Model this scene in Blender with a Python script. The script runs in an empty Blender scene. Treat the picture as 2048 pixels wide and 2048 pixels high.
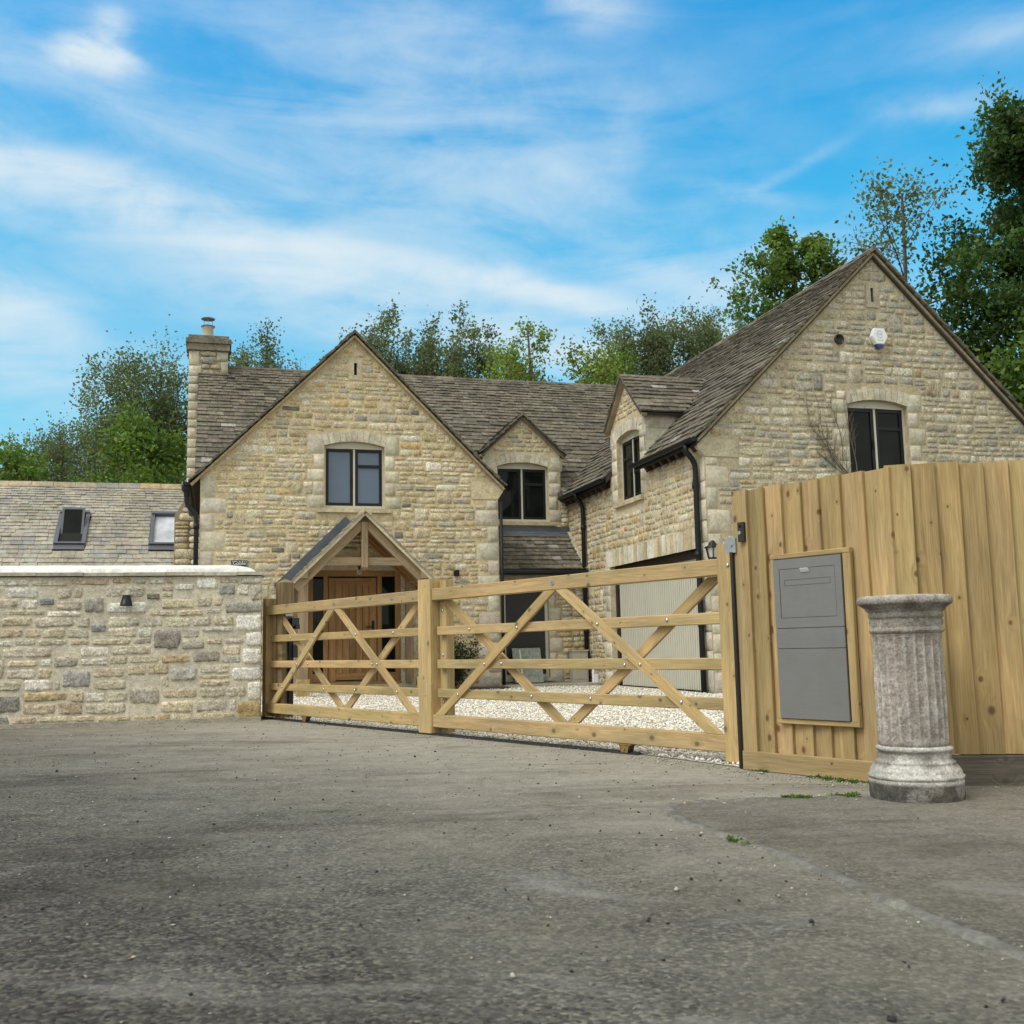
import bpy, math, random
import numpy as np
from math import sin, cos, pi, radians, atan, atan2, sqrt
from mathutils import Vector, Matrix
from mathutils.geometry import tessellate_polygon
random.seed(7); RNG = np.random.default_rng(7)
S = bpy.context.scene
COL = S.collection
# ------------------------------------------------------------------ camera
cam = bpy.data.cameras.new('camera'); camo = bpy.data.objects.new('camera', cam); COL.objects.link(camo)
PITCH, ROLL = atan(273/2130), 0.02
camo.location = (0, 0, 0.7)
camo.matrix_world = Matrix.Translation((0, 0, 0.7)) @ Matrix.Rotation(pi/2+PITCH, 4, 'X') @ Matrix.Rotation(-ROLL, 4, 'Z')
cam.sensor_width = 36; cam.lens = 36*2130/2048
cam.clip_start = 0.05; cam.clip_end = 2000
cam.dof.use_dof = True; cam.dof.focus_distance = 9.0; cam.dof.aperture_fstop = 8.0
S.camera = camo
# ------------------------------------------------------------------ light
SUN_EL, SUN_AZ = radians(52), radians(-128)      # azimuth from +Y towards +X
sl = bpy.data.lights.new('sun', 'SUN'); slo = bpy.data.objects.new('sun', sl); COL.objects.link(slo)
sl.energy = 1.9; sl.angle = radians(30); sl.color = (1.0, 0.965, 0.90)
sd = Vector((sin(SUN_AZ)*cos(SUN_EL), cos(SUN_AZ)*cos(SUN_EL), sin(SUN_EL)))
slo.rotation_euler = sd.to_track_quat('Z', 'Y').to_euler()
S.view_settings.view_transform = 'Standard'; S.view_settings.look = 'None'
S.view_settings.exposure = 0.3; S.view_settings.gamma = 1.0
S.cycles.max_bounces = 6; S.cycles.diffuse_bounces = 3; S.cycles.transparent_max_bounces = 8

class NT:
    """small node builder"""
    def __init__(s, tree): s.t = tree; s.n = tree.nodes; s.l = tree.links
    def node(s, typ, **kw):
        n = s.n.new(typ)
        for k, v in kw.items(): setattr(n, k, v)
        return n
    def put(s, sock, v):
        if hasattr(v, 'links') or isinstance(v, bpy.types.NodeSocket): s.l.new(v, sock)
        elif v is not None:
            if isinstance(v, (tuple, list)) and len(v) == 3 and sock.type == 'RGBA': v = (*v, 1)
            sock.default_value = v
    def m(s, op, a, b=None, c=None, clamp=False):
        n = s.node('ShaderNodeMath', operation=op, use_clamp=clamp)
        s.put(n.inputs[0], a)
        if b is not None: s.put(n.inputs[1], b)
        if c is not None: s.put(n.inputs[2], c)
        return n.outputs[0]
    def vm(s, op, a, b=None):
        n = s.node('ShaderNodeVectorMath', operation=op); s.put(n.inputs[0], a)
        if b is not None: s.put(n.inputs[1], b)
        return n.outputs[0]
    def mix(s, f, a, b, mode='MIX'):
        n = s.node('ShaderNodeMix', data_type='RGBA', blend_type=mode)
        s.put(n.inputs[0], f); s.put(n.inputs[6], a); s.put(n.inputs[7], b); return n.outputs[2]
    def ramp(s, f, *stops):
        n = s.node('ShaderNodeValToRGB'); r = n.color_ramp
        while len(r.elements) < len(stops): r.elements.new(0.5)
        for e, (p, c) in zip(r.elements, stops):
            e.position = p; e.color = (*c, 1) if isinstance(c, tuple) else (c, c, c, 1)
        s.put(n.inputs[0], f); return n.outputs[0]
    def noise(s, vec, scale, detail=4, rough=0.55, dist=0.0):
        n = s.node('ShaderNodeTexNoise'); s.put(n.inputs['Vector'], vec)
        n.inputs['Scale'].default_value = scale; n.inputs['Detail'].default_value = detail
        n.inputs['Roughness'].default_value = rough; n.inputs['Distortion'].default_value = dist
        return n.outputs['Fac']
    def vor(s, vec, scale, feature='F1', out='Distance'):
        n = s.node('ShaderNodeTexVoronoi', feature=feature); s.put(n.inputs['Vector'], vec)
        n.inputs['Scale'].default_value = scale; return n.outputs[out]
    def attr(s, name, out='Color'):
        return s.node('ShaderNodeAttribute', attribute_name=name).outputs[out]
    def scale(s, vec, sc):
        n = s.node('ShaderNodeMapping'); s.put(n.inputs[0], vec); n.inputs['Scale'].default_value = sc; return n.outputs[0]
    def bump(s, h, strength, dist=0.01, nrm=None):
        n = s.node('ShaderNodeBump'); n.inputs['Strength'].default_value = strength
        n.inputs['Distance'].default_value = dist; s.put(n.inputs['Height'], h)
        if nrm is not None: s.put(n.inputs['Normal'], nrm)
        return n.outputs[0]

# ------------------------------------------------------------------ world
W = bpy.data.worlds.new('World'); S.world = W; W.use_nodes = True
w = NT(W.node_tree); w.n.clear()
sky = w.node('ShaderNodeTexSky', sky_type='NISHITA'); sky.sun_disc = False
sky.sun_elevation = SUN_EL; sky.sun_rotation = SUN_AZ
sky.air_density = 1.0; sky.dust_density = 0.6; sky.ozone_density = 2.5
gen = w.node('ShaderNodeTexCoord').outputs['Generated']
sx = w.node('ShaderNodeSeparateXYZ'); w.put(sx.inputs[0], gen)
X, Y, Z = sx.outputs
az = w.m('ARCTAN2', X, Y); el = w.m('ARCSINE', Z)
cv = w.node('ShaderNodeCombineXYZ'); w.put(cv.inputs[0], az); w.put(cv.inputs[1], el); ang = cv.outputs[0]
nz1 = w.noise(w.scale(ang, (1, 2.2, 1)), 5, 6, 0.6, 0.6)
nz2 = w.noise(w.scale(ang, (1.0, 1.6, 1)), 16, 6, 0.65, 0.8)
rot = w.node('ShaderNodeMapping'); w.put(rot.inputs[0], ang)
rot.inputs['Rotation'].default_value = (0, 0, radians(14)); rot.inputs['Scale'].default_value = (1, 4.5, 1)
nz3 = w.noise(rot.outputs[0], 4.2, 7, 0.55, 0.7)
def band(px, py, hw, hh, deg, k):
    """soft streak of cloud at a direction of the sky (azimuth, elevation)"""
    x0, y0 = (px-1024)/2130, -(py-1024)/2130; x1, y1 = x0*cos(ROLL)+y0*sin(ROLL), -x0*sin(ROLL)+y0*cos(ROLL)
    dx, dy, dz = x1, cos(PITCH)-y1*sin(PITCH), sin(PITCH)+y1*cos(PITCH); a0 = atan2(dx, dy); e0 = math.asin(dz/sqrt(dx*dx+dy*dy+dz*dz))
    n = w.node('ShaderNodeMapping', vector_type='TEXTURE'); w.put(n.inputs[0], ang)
    n.inputs['Location'].default_value = (a0, e0, 0); n.inputs['Rotation'].default_value = (0, 0, radians(-deg))
    n.inputs['Scale'].default_value = (hw/2130, hh/2130, 1)
    add = w.vm('ADD', n.outputs[0], wob)
    d = w.vm('DOT_PRODUCT', add, add)
    dot = w.node('ShaderNodeVectorMath', operation='DOT_PRODUCT'); w.put(dot.inputs[0], add); w.put(dot.inputs[1], add)
    g = w.m('EXPONENT', w.m('MULTIPLY', dot.outputs['Value'], -1.0))
    return w.m('MULTIPLY', g, k*.8)
wn = w.node('ShaderNodeTexNoise'); w.put(wn.inputs['Vector'], ang); wn.inputs['Scale'].default_value = 9; wn.inputs['Detail'].default_value = 5
wob = w.vm('MULTIPLY', w.vm('SUBTRACT', wn.outputs['Color'], (0.5, 0.5, 0.5)), (1.1, 1.7, 0))
cl = None
for b in [(60, 345, 520, 46, 12, 1.7), (420, 440, 330, 42, 15, 1.35), (760, 515, 330, 26, 11, 1.0), (1130, 588, 300, 24, 15, 1.1), (1350, 545, 150, 34, 22, 0.5),
          (250, 215, 560, 40, 15, 0.35), (150, 100, 42, 26, -14, 3.2), (218, 85, 34, 34, 20, 3.0), (190, 112, 74, 20, 4, 2.2), (258, 118, 30, 12, 20, 1.2), (0, 600, 120, 60, 10, 1.5), (20, 760, 220, 40, 5, 0.9), (120, 700, 330, 50, 3, .5),
          (960, 110, 380, 70, 14, 0.62), (1190, 8, 90, 42, 8, 1.2), (700, 640, 600, 45, 7, 0.5), (1870, 215, 100, 24, 4, 0.8),
          (1250, 300, 40, 90, 22, 0.35), (1200, 385, 110, 20, 26, .35), (1560, 352, 110, 11, -20, .45), (1470, 380, 90, 14, 14, .4), (500, 330, 900, 150, 14, .34), (1250, 620, 700, 120, 8, .35), (900, 230, 500, 120, 16, .25), (900, 320, 340, 50, 12, 0.45), (1990, 60, 110, 40, 0, 0.5), (1150, 700, 520, 40, 4, 0.55),
          (560, 570, 520, 40, 10, 0.55), (1620, 560, 220, 80, 8, 0.35), (1150, 470, 420, 50, 16, .35), (700, 130, 420, 60, 16, .28), (360, 900, 500, 60, 0, .4)]:
    o = band(*b); cl = o if cl is None else w.m('ADD', cl, o)
tex = w.m('ADD', w.m('MULTIPLY', w.m('SUBTRACT', nz1, 0.5), 1.3), w.m('ADD', w.m('MULTIPLY', w.m('SUBTRACT', nz2, 0.5), 0.7), w.m('MULTIPLY', w.m('SUBTRACT', nz3, 0.5), 2.3)))
cloud = w.m('MULTIPLY', cl, w.m('MAXIMUM', w.m('ADD', tex, 0.72), 0.0))
cloud = w.m('ADD', cloud, w.m('MULTIPLY', w.m('MAXIMUM', w.m('ADD', tex, 0.30), 0), 0.12))
cloud = w.m('SUBTRACT', 1.0, w.m('EXPONENT', w.m('MULTIPLY', cloud, -1.05)))
blue = w.mix(1.0, sky.outputs[0], w.ramp(w.m('MULTIPLY', el, 1.2), (0.03, (0.80, 1.05, 1.25)), (0.23, (0.85, 1.55, 1.42)), (0.45, (0.38, 1.78, 1.80)), (0.67, (0.30, 1.80, 2.10))), 'MULTIPLY')
skyc = w.mix(cloud, blue, (6.6, 7.25, 7.5))
# bright overcast added out of view overhead and behind, to lift and neutralise light, warmer than the blue gap in front
over = w.m('MAXIMUM', w.ramp(el, (0.66, 0.0), (0.95, 1.0)), w.ramp(w.m('ABSOLUTE', az), (0.62, 0.0), (0.98, 1.0)))
over = w.m('MULTIPLY', over, w.ramp(nz1, (0.30, 0.80), (0.60, 1.0)))
skyc = w.mix(over, skyc, (9.0, 8.9, 8.15))
bg = w.node('ShaderNodeBackground'); w.put(bg.inputs[0], skyc); bg.inputs[1].default_value = 0.1
w.l.new(bg.outputs[0], w.node('ShaderNodeOutputWorld').inputs[0])

# ------------------------------------------------------------------ materials
def mat(name):
    m = bpy.data.materials.new(name); m.use_nodes = True; n = NT(m.node_tree)
    p = n.n['Principled BSDF']; return m, n, p
def objco(n): return n.node('ShaderNodeTexCoord').outputs['Object']
def plain(name, col, rough=0.6, metal=0.0, spec=0.5, var=0.12, sc=6):
    m, n, p = mat(name); oc = objco(n)
    c = n.mix(1.0, col, n.ramp(n.noise(oc, sc, 5, 0.6), (0.25, 1-var), (0.75, 1+var)), 'MULTIPLY')
    n.put(p.inputs['Base Color'], c); n.put(p.inputs['Roughness'], n.ramp(n.noise(oc, sc*3, 3), (0.3, max(rough-.08, 0.02)), (0.7, min(rough+.08, 1))))
    p.inputs['Metallic'].default_value = metal; p.inputs['Specular IOR Level'].default_value = spec
    return m
def stone_mat(name, fine, bumpk, lich=0.5, base_dark=0.72, grain=1.0):
    """colour from the stone's own tint, weathered by noise and lichen"""
    m, n, p = mat(name); oc = objco(n); t = n.attr('tint')
    a = n.noise(oc, fine, 6, 0.68, 0.4); b = n.noise(oc, fine*3.6, 5, 0.72); c = n.noise(oc, fine*0.16, 3, 0.5); d = n.noise(n.vm('ADD', oc, (3.1, 7.7, 1.3)), fine*1.7, 6, 0.7, 0.6)
    col = n.mix(1.0, t, n.ramp(a, (0.40, base_dark), (0.60, 1.20)), 'MULTIPLY')
    col = n.mix(1.0, col, n.ramp(b, (0.38, 1-0.40*grain), (0.62, 1+0.28*grain)), 'MULTIPLY')
    col = n.mix(n.m('MULTIPLY', n.ramp(a, (0.54, 0.0), (0.62, 1.0)), lich*0.7), col, (0.47, 0.46, 0.405))
    col = n.mix(n.m('MULTIPLY', n.ramp(d, (0.545, 0.0), (0.62, 1.0)), lich*0.8), col, (0.16, 0.155, 0.135))
    col = n.mix(n.m('MULTIPLY', n.ramp(n.noise(oc, fine*.55, 4, 0.6), (0.54, 0.0), (0.64, 1.0)), lich*0.45), col, (0.43, 0.30, 0.13))
    col = n.mix(1.0, col, n.ramp(c, (0.38, 0.86), (0.62, 1.10)), 'MULTIPLY')
    n.put(p.inputs['Base Color'], col); p.inputs['Roughness'].default_value = 0.92; p.inputs['Specular IOR Level'].default_value = 0.2
    h = n.m('ADD', n.m('MULTIPLY', a, 1.0), n.m('ADD', n.m('MULTIPLY', b, 0.4), n.m('MULTIPLY', d, -0.6)))
    n.put(p.inputs['Normal'], n.bump(h, bumpk, 0.035))
    return m
def wood_mat(name, c0, c1, knotc, grain=1.0, knots=0.8, rough=0.75, green=0.0):
    """lc = metres along, across, through the board"""
    m, n, p = mat(name); lc = n.attr('lc', 'Vector'); t = n.attr('tint')
    warp = n.node('ShaderNodeTexNoise'); n.put(warp.inputs['Vector'], n.scale(lc, (1.3, 6, 6))); warp.inputs['Scale'].default_value = 1.0; warp.inputs['Detail'].default_value = 2
    wv = n.vm('ADD', lc, n.vm('MULTIPLY', n.vm('SUBTRACT', warp.outputs['Color'], (0.5, 0.5, 0.5)), (0.0, 0.05, 0.05)))
    kv = n.node('ShaderNodeTexVoronoi', voronoi_dimensions='2D'); n.put(kv.inputs['Vector'], n.scale(lc, (5.2, 7.0, 0.001))); kv.inputs['Scale'].default_value = 1.0
    kd = kv.outputs['Distance']; kc = kv.outputs['Color']
    sep = n.node('ShaderNodeSeparateColor'); n.put(sep.inputs[0], kc)
    on = n.m('GREATER_THAN', sep.outputs[0], 0.42)
    ks = n.m('ADD', 0.045, n.m('MULTIPLY', n.m('POWER', sep.outputs[1], 1.6), 0.12))
    knot = n.m('MULTIPLY', on, n.m('SUBTRACT', 1.0, n.m('DIVIDE', kd, ks), clamp=True))
    halo = n.m('MULTIPLY', on, n.m('SUBTRACT', 1.0, n.m('DIVIDE', kd, n.m('MULTIPLY', ks, 3.0)), clamp=True))
    gco = n.node('ShaderNodeMapping'); n.put(gco.inputs[0], wv); gco.inputs['Scale'].default_value = (1.0, 26, 26)
    off = n.node('ShaderNodeCombineXYZ'); n.put(off.inputs[1], n.m('MULTIPLY', halo, 1.6))
    gv = n.vm('ADD', gco.outputs[0], off.outputs[0])
    g1 = n.noise(gv, 1.0, 5, 0.6, 0.3); g2 = n.noise(n.scale(wv, (6, 170, 170)), 1.0, 3, 0.6)
    col = n.mix(n.ramp(g1, (0.40, 0.0), (0.60, 1.0)), c0, c1)
    col = n.mix(1.0, col, n.ramp(g2, (0.35, 1-0.16*grain), (0.65, 1+0.12*grain)), 'MULTIPLY')
    blotch = n.noise(n.scale(lc, (0.9, 4, 4)), 1.4, 3, 0.5)
    col = n.mix(1.0, col, n.ramp(blotch, (0.36, (0.80, 0.82, 0.82)), (0.64, (1.12, 1.08, 1.02))), 'MULTIPLY')
    if green: col = n.mix(n.m('MULTIPLY', n.ramp(n.noise(n.scale(lc, (1.2, 9, 9)), 1.0, 3), (0.45, 0.0), (0.7, 1.0)), green), col, (0.27, 0.27, 0.11))
    col = n.mix(n.m('MULTIPLY', halo, 0.35*knots), col, n.mix(0.5, c0, knotc))
    col = n.mix(n.m('MULTIPLY', n.ramp(knot, (0.0, 0.0), (0.55, 0.9)), knots), col, knotc)
    col = n.mix(1.0, col, t, 'MULTIPLY')
    n.put(p.inputs['Base Color'], col); p.inputs['Roughness'].default_value = rough; p.inputs['Specular IOR Level'].default_value = 0.3
    n.put(p.inputs['Normal'], n.bump(n.m('ADD', g1, n.m('MULTIPLY', g2, 0.5)), 0.25, 0.004))
    return m
M = {}
M['house_stone'] = stone_mat('cream_rubble_stone', 10, 0.55, 0.40, 0.84)
M['garden_stone'] = stone_mat('grey_cream_rubble_stone', 15, 0.6, 0.28, 0.86)
M['ashlar'] = stone_mat('dressed_stone', 7, 0.25, 0.16, 0.92, 0.45)
M['mortar'] = stone_mat('lime_mortar', 18, 0.6, 0.0, 0.92, 0.5)
M['coping'] = stone_mat('pale_coping_mortar', 10, 0.25, 0.04, 0.95, 0.3)
M['old_tile'] = stone_mat('weathered_stone_slate', 11, 0.8, 0.22, 0.84, 0.8)
M['new_tile'] = stone_mat('tan_stone_slate', 8, 0.4, 0.06, 0.9, 0.5)
M['cast_stone'] = stone_mat('weathered_cast_stone', 26, 0.6, 0.14, 0.88, 0.8)
M['gate_wood'] = wood_mat('treated_pine', (0.52, 0.385, 0.20), (0.43, 0.305, 0.15), (0.13, 0.10, 0.055), 1.3, 0.95, 0.74, 0.3)
M['fence_wood'] = wood_mat('sawn_larch', (0.465, 0.345, 0.18), (0.375, 0.268, 0.13), (0.13, 0.07, 0.03), 1.1, 1.0, 0.82, 0.12)
M['old_wood'] = wood_mat('weathered_timber', (0.25, 0.18, 0.10), (0.16, 0.115, 0.065), (0.06, 0.045, 0.03), 1.5, 0.5, 0.85)
M['oak'] = wood_mat('silvered_oak', (0.33, 0.255, 0.165), (0.25, 0.185, 0.115), (0.13, 0.09, 0.05), 1.2, 0.3, 0.8)
M['door_oak'] = wood_mat('oiled_oak', (0.36, 0.205, 0.085), (0.28, 0.15, 0.058), (0.12, 0.06, 0.025), 1.0, 0.5, 0.55)
M['dark_timber'] = wood_mat('dark_stained_timber', (0.045, 0.028, 0.02), (0.03, 0.02, 0.015), (0.01, 0.01, 0.01), 1.0, 0.1, 0.7)
M['black_metal'] = plain('black_painted_metal', (0.007, 0.008, 0.011), 0.45, spec=.3)
M['black_plastic'] = plain('black_plastic', (0.012, 0.012, 0.013), 0.35)
M['cream_paint'] = plain('cream_painted_timber', (0.52, 0.50, 0.41), 0.5, var=0.05)
M['garage_paint'] = plain('cream_painted_steel', (0.50, 0.49, 0.41), 0.45, var=0.05, sc=2)
M['dark_door'] = plain('charcoal_panel', (0.022, 0.022, 0.023), 0.5)
M['lead'] = plain('lead_sheet', (0.10, 0.115, 0.135), 0.55, 0.3, var=0.3, sc=4)
M['skylight_grey'] = plain('slate_grey_metal', (0.095, 0.105, 0.125), 0.45, 0.2)
M['galv'] = plain('galvanised_steel', (0.33, 0.37, 0.38), 0.42, 0.6, var=0.2, sc=25)
M['bolt'] = plain('zinc_bolt', (0.55, 0.56, 0.58), 0.25, 1.0)
M['rusty'] = plain('yellowed_rusty_steel', (0.25, 0.16, 0.06), 0.6, 0.4, var=0.5, sc=40)
M['white_plastic'] = plain('white_plastic', (0.78, 0.80, 0.80), 0.35, var=0.03)
M['blue_plastic'] = plain('blue_plastic', (0.012, 0.03, 0.17), 0.25)
M['logo_grey'] = plain('grey_print', (0.28, 0.33, 0.42), 0.5)
M['white_letter'] = plain('white_enamel', (0.8, 0.8, 0.8), 0.4, var=0.02)
M['red_emblem'] = plain('dull_red_print', (0.28, 0.09, 0.09), 0.5)
M['soil'] = plain('dark_soil', (0.05, 0.036, 0.024), 0.95, var=0.5, sc=30)
M['slate_dark'] = plain('dark_roof_deck', (0.05, 0.045, 0.04), 0.9)
M['cabinet'] = plain('beige_cabinet', (0.42, 0.39, 0.31), 0.5)
M['concrete'] = stone_mat('concrete', 9, 0.3, 0.08, 0.9, 0.6)
M['steel_dark'] = plain('dark_steel', (0.06, 0.06, 0.06), 0.5, 0.7, var=0.4, sc=20)
M['pot'] = plain('buff_chimney_pot', (0.45, 0.41, 0.32), 0.8, var=0.1)
# brushed grey parcel box
m, n, p = mat('brushed_grey_coating'); oc = objco(n)
n.put(p.inputs['Base Color'], n.mix(1.0, n.mix(1.0, (0.205, 0.207, 0.205), n.ramp(n.noise(n.scale(oc, (2, 2, 110)), 3, 3), (0.3, 0.95), (0.7, 1.05)), 'MULTIPLY'), n.ramp(n.noise(oc, 5, 5, .65), (0.3, 0.93), (0.7, 1.06)), 'MULTIPLY'))
p.inputs['Roughness'].default_value = 0.42; p.inputs['Metallic'].default_value = 0.35
n.put(p.inputs['Normal'], n.bump(n.noise(n.scale(oc, (2, 2, 120)), 3, 2), 0.12, 0.002)); M['box_grey'] = m
def glass(name, col, rough=0.03, spec=0.6):
    m, n, p = mat(name); oc = objco(n)
    n.put(p.inputs['Base Color'], n.mix(1.0, col, n.ramp(n.noise(oc, 2.2, 4), (0.3, 0.6), (0.7, 1.35)), 'MULTIPLY'))
    p.inputs['Roughness'].default_value = rough; p.inputs['Specular IOR Level'].default_value = spec
    n.put(p.inputs['Normal'], n.bump(n.noise(oc, 1.3, 2), 0.05, 0.02)); return m
M['dark_glass'] = glass('dark_window_glass', (0.008, 0.011, 0.009), 0.02, 0.16)
M['sky_reflect_glass'] = plain('blue_grey_window_glass', (0.10, 0.145, 0.21), 0.15, var=.03)  # sky reflection painted in as an even pane colour
M['sky_glass'] = glass('pale_skylight_glass', (0.52, 0.55, 0.62), 0.12)
M['frosted'] = glass('lamp_glass', (0.42, 0.42, 0.36), 0.3)
m, n, p = mat('clear_bulb_glass'); p.inputs['Base Color'].default_value = (0.9, 0.9, 0.9, 1); p.inputs['Transmission Weight'].default_value = 1; p.inputs['Roughness'].default_value = 0.02; M['bulb'] = m
m, n, p = mat('dusty_clear_sheet'); oc = objco(n)
n.put(p.inputs['Base Color'], n.ramp(n.noise(n.scale(oc, (6, 6, 2)), 5, 5), (0.3, (0.16, 0.19, 0.17)), (0.7, (0.40, 0.44, 0.40)))); p.inputs['Roughness'].default_value = 0.35; M['sheet'] = m
def leaf_mat(name, col, trans=0.35):
    m, n, p = mat(name); t = n.attr('tint'); c = n.mix(1.0, col, t, 'MULTIPLY')
    n.put(p.inputs['Base Color'], c); p.inputs['Roughness'].default_value = 0.55; p.inputs['Specular IOR Level'].default_value = 0.22
    tr = n.node('ShaderNodeBsdfTranslucent'); n.put(tr.inputs[0], n.mix(1.0, c, (1.3, 1.4, 0.6), 'MULTIPLY'))
    mx = n.node('ShaderNodeMixShader'); mx.inputs[0].default_value = trans
    n.l.new(p.outputs[0], mx.inputs[1]); n.l.new(tr.outputs[0], mx.inputs[2]); n.l.new(mx.outputs[0], n.n['Material Output'].inputs[0]); return m
M['poplar_leaf'] = leaf_mat('grey_green_leaf', (0.14, 0.18, 0.105), .42)
M['maple_leaf'] = leaf_mat('deep_green_leaf', (0.065, 0.125, 0.038))
M['bright_leaf'] = leaf_mat('fresh_green_leaf', (0.12, 0.205, 0.045), .42)
M['yellow_leaf'] = leaf_mat('yellow_green_leaf', (0.19, 0.265, 0.07), .42)
M['shrub_leaf'] = leaf_mat('dark_shrub_leaf', (0.022, 0.04, 0.016), 0.15)
M['bark'] = plain('grey_brown_bark', (0.11, 0.09, 0.065), 0.95, var=0.4, sc=15)
M['twig'] = plain('dry_stem', (0.15, 0.115, 0.08), 0.9, var=0.3, sc=30)
# gravel chips
m, n, p = mat('limestone_chips'); n.put(p.inputs['Base Color'], n.attr('tint')); p.inputs['Roughness'].default_value = 0.9; p.inputs['Specular IOR Level'].default_value = 0.2; M['chips'] = m
# gravel bed
m, n, p = mat('gravel_bed'); oc = objco(n)
vc = n.node('ShaderNodeTexVoronoi'); n.put(vc.inputs['Vector'], oc); vc.inputs['Scale'].default_value = 42
g = n.node('ShaderNodeSeparateColor'); n.put(g.inputs[0], vc.outputs['Color'])
c = n.ramp(g.outputs[0], (0.0, (0.34, 0.29, 0.22)), (0.2, (0.62, 0.57, 0.47)), (0.7, (0.76, 0.72, 0.63)), (1.0, (0.82, 0.80, 0.73)))
c = n.mix(1.0, c, n.ramp(vc.outputs['Distance'], (0.2, 1.0), (0.7, 0.72)), 'MULTIPLY')
c = n.mix(1.0, c, n.ramp(n.noise(oc, 1.6, 4), (0.3, 0.85), (0.7, 1.08)), 'MULTIPLY')
n.put(p.inputs['Base Color'], c); p.inputs['Roughness'].default_value = 0.95
n.put(p.inputs['Normal'], n.bump(n.m('SUBTRACT', 1.0, vc.outputs['Distance']), 0.8, 0.03)); M['gravel'] = m
# tarmac: worn asphalt with exposed aggregate, pale dust tracked out from the yard, dark patches for dampness plus painted-in vignette
def tarmac(name, tone, dusty):
    m, n, p = mat(name); oc = objco(n)
    sp = n.node('ShaderNodeSeparateXYZ'); n.put(sp.inputs[0], oc)
    agg = n.node('ShaderNodeTexVoronoi'); n.put(agg.inputs['Vector'], oc); agg.inputs['Scale'].default_value = 95
    ag = n.node('ShaderNodeSeparateColor'); n.put(ag.inputs[0], agg.outputs['Color'])
    agg2 = n.node('ShaderNodeTexVoronoi'); n.put(agg2.inputs['Vector'], oc); agg2.inputs['Scale'].default_value = 40; agg2.inputs['Randomness'].default_value = 1
    ag2 = n.node('ShaderNodeSeparateColor'); n.put(ag2.inputs[0], agg2.outputs['Color'])
    col = n.ramp(ag.outputs[0], (0.0, (0.038, 0.037, 0.037)), (0.35, (0.088, 0.085, 0.079)), (0.75, (0.145, 0.138, 0.123)), (1.0, (0.24, 0.225, 0.19)))
    big = n.noise(oc, 0.5, 6, 0.6, 0.5); mid = n.noise(n.scale(oc, (1, 1.6, 1)), 1.3, 7, 0.66, 0.7); fin = n.noise(oc, 9, 6, 0.7); grit = n.noise(oc, 38, 4, 0.7)
    grain2 = n.m('MULTIPLY', n.m('SUBTRACT', 1.0, n.m('MULTIPLY', agg2.outputs['Distance'], 2.4), clamp=True), n.ramp(ag2.outputs[1], (0.62, 0.0), (0.66, 1.0)))
    col = n.mix(n.m('MULTIPLY', n.ramp(grain2, (0.25, 0.0), (0.4, 1.0)), 0.85), col, n.ramp(ag2.outputs[0], (0.0, (0.022, 0.022, 0.024)), (0.62, (0.045, 0.043, 0.042)), (0.80, (0.24, 0.22, 0.175)), (1.0, (0.33, 0.31, 0.27))))
    col = n.mix(1.0, col, n.ramp(big, (0.38, 0.70), (0.62, 1.22)), 'MULTIPLY')
    col = n.mix(1.0, col, n.ramp(mid, (0.38, 0.78), (0.62, 1.18)), 'MULTIPLY')
    col = n.mix(1.0, col, n.ramp(fin, (0.38, 0.86), (0.62, 1.12)), 'MULTIPLY')
    col = n.mix(1.0, col, n.ramp(grit, (0.36, 0.80), (0.64, 1.18)), 'MULTIPLY')
    col = n.mix(1.0, col, tone, 'MULTIPLY')
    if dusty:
        # dust tongue spreading from the yard entrance, ragged by noise; its fade also paints a foreground vignette
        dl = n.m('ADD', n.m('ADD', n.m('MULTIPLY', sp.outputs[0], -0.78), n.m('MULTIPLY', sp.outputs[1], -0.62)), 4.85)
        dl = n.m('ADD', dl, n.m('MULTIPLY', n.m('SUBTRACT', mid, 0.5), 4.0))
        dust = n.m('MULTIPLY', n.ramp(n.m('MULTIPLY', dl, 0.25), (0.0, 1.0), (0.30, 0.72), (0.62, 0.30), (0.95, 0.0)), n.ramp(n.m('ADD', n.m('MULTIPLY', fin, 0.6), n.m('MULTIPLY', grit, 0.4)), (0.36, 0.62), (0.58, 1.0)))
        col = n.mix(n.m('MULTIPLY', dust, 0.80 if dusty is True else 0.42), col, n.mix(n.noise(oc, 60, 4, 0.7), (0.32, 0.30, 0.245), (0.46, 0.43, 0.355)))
    damp_vignette = n.m('MULTIPLY', n.ramp(n.noise(n.scale(oc, (0.55, 1.7, 1)), 0.9, 7, 0.68, 0.9), (0.53, 0.0), (0.66, 1.0)), 0.75)  # wet patches that also stand in for vignette darkening of the near road
    col = n.mix(damp_vignette, col, n.mix(1.0, col, (0.52, 0.48, 0.45), 'MULTIPLY'))
    pale = n.m('MULTIPLY', n.ramp(n.noise(n.vm('ADD', n.scale(oc, (0.8, 1.3, 1)), (5, 2, 0)), 1.1, 7, 0.68, 0.7), (0.57, 0.0), (0.70, 1.0)), 0.45)
    col = n.mix(pale, col, n.mix(n.noise(oc, 50, 3), (0.17, 0.168, 0.155), (0.31, 0.305, 0.285)))
    n.put(p.inputs['Base Color'], col); p.inputs['Roughness'].default_value = 0.9; p.inputs['Specular IOR Level'].default_value = 0.22
    hh = n.m('ADD', n.m('SUBTRACT', 1.0, agg.outputs['Distance']), n.m('ADD', n.m('MULTIPLY', grain2, 0.8), n.m('ADD', n.m('MULTIPLY', fin, 1.0), grit)))
    n.put(p.inputs['Normal'], n.bump(hh, 0.4, 0.005)); return m
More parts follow.
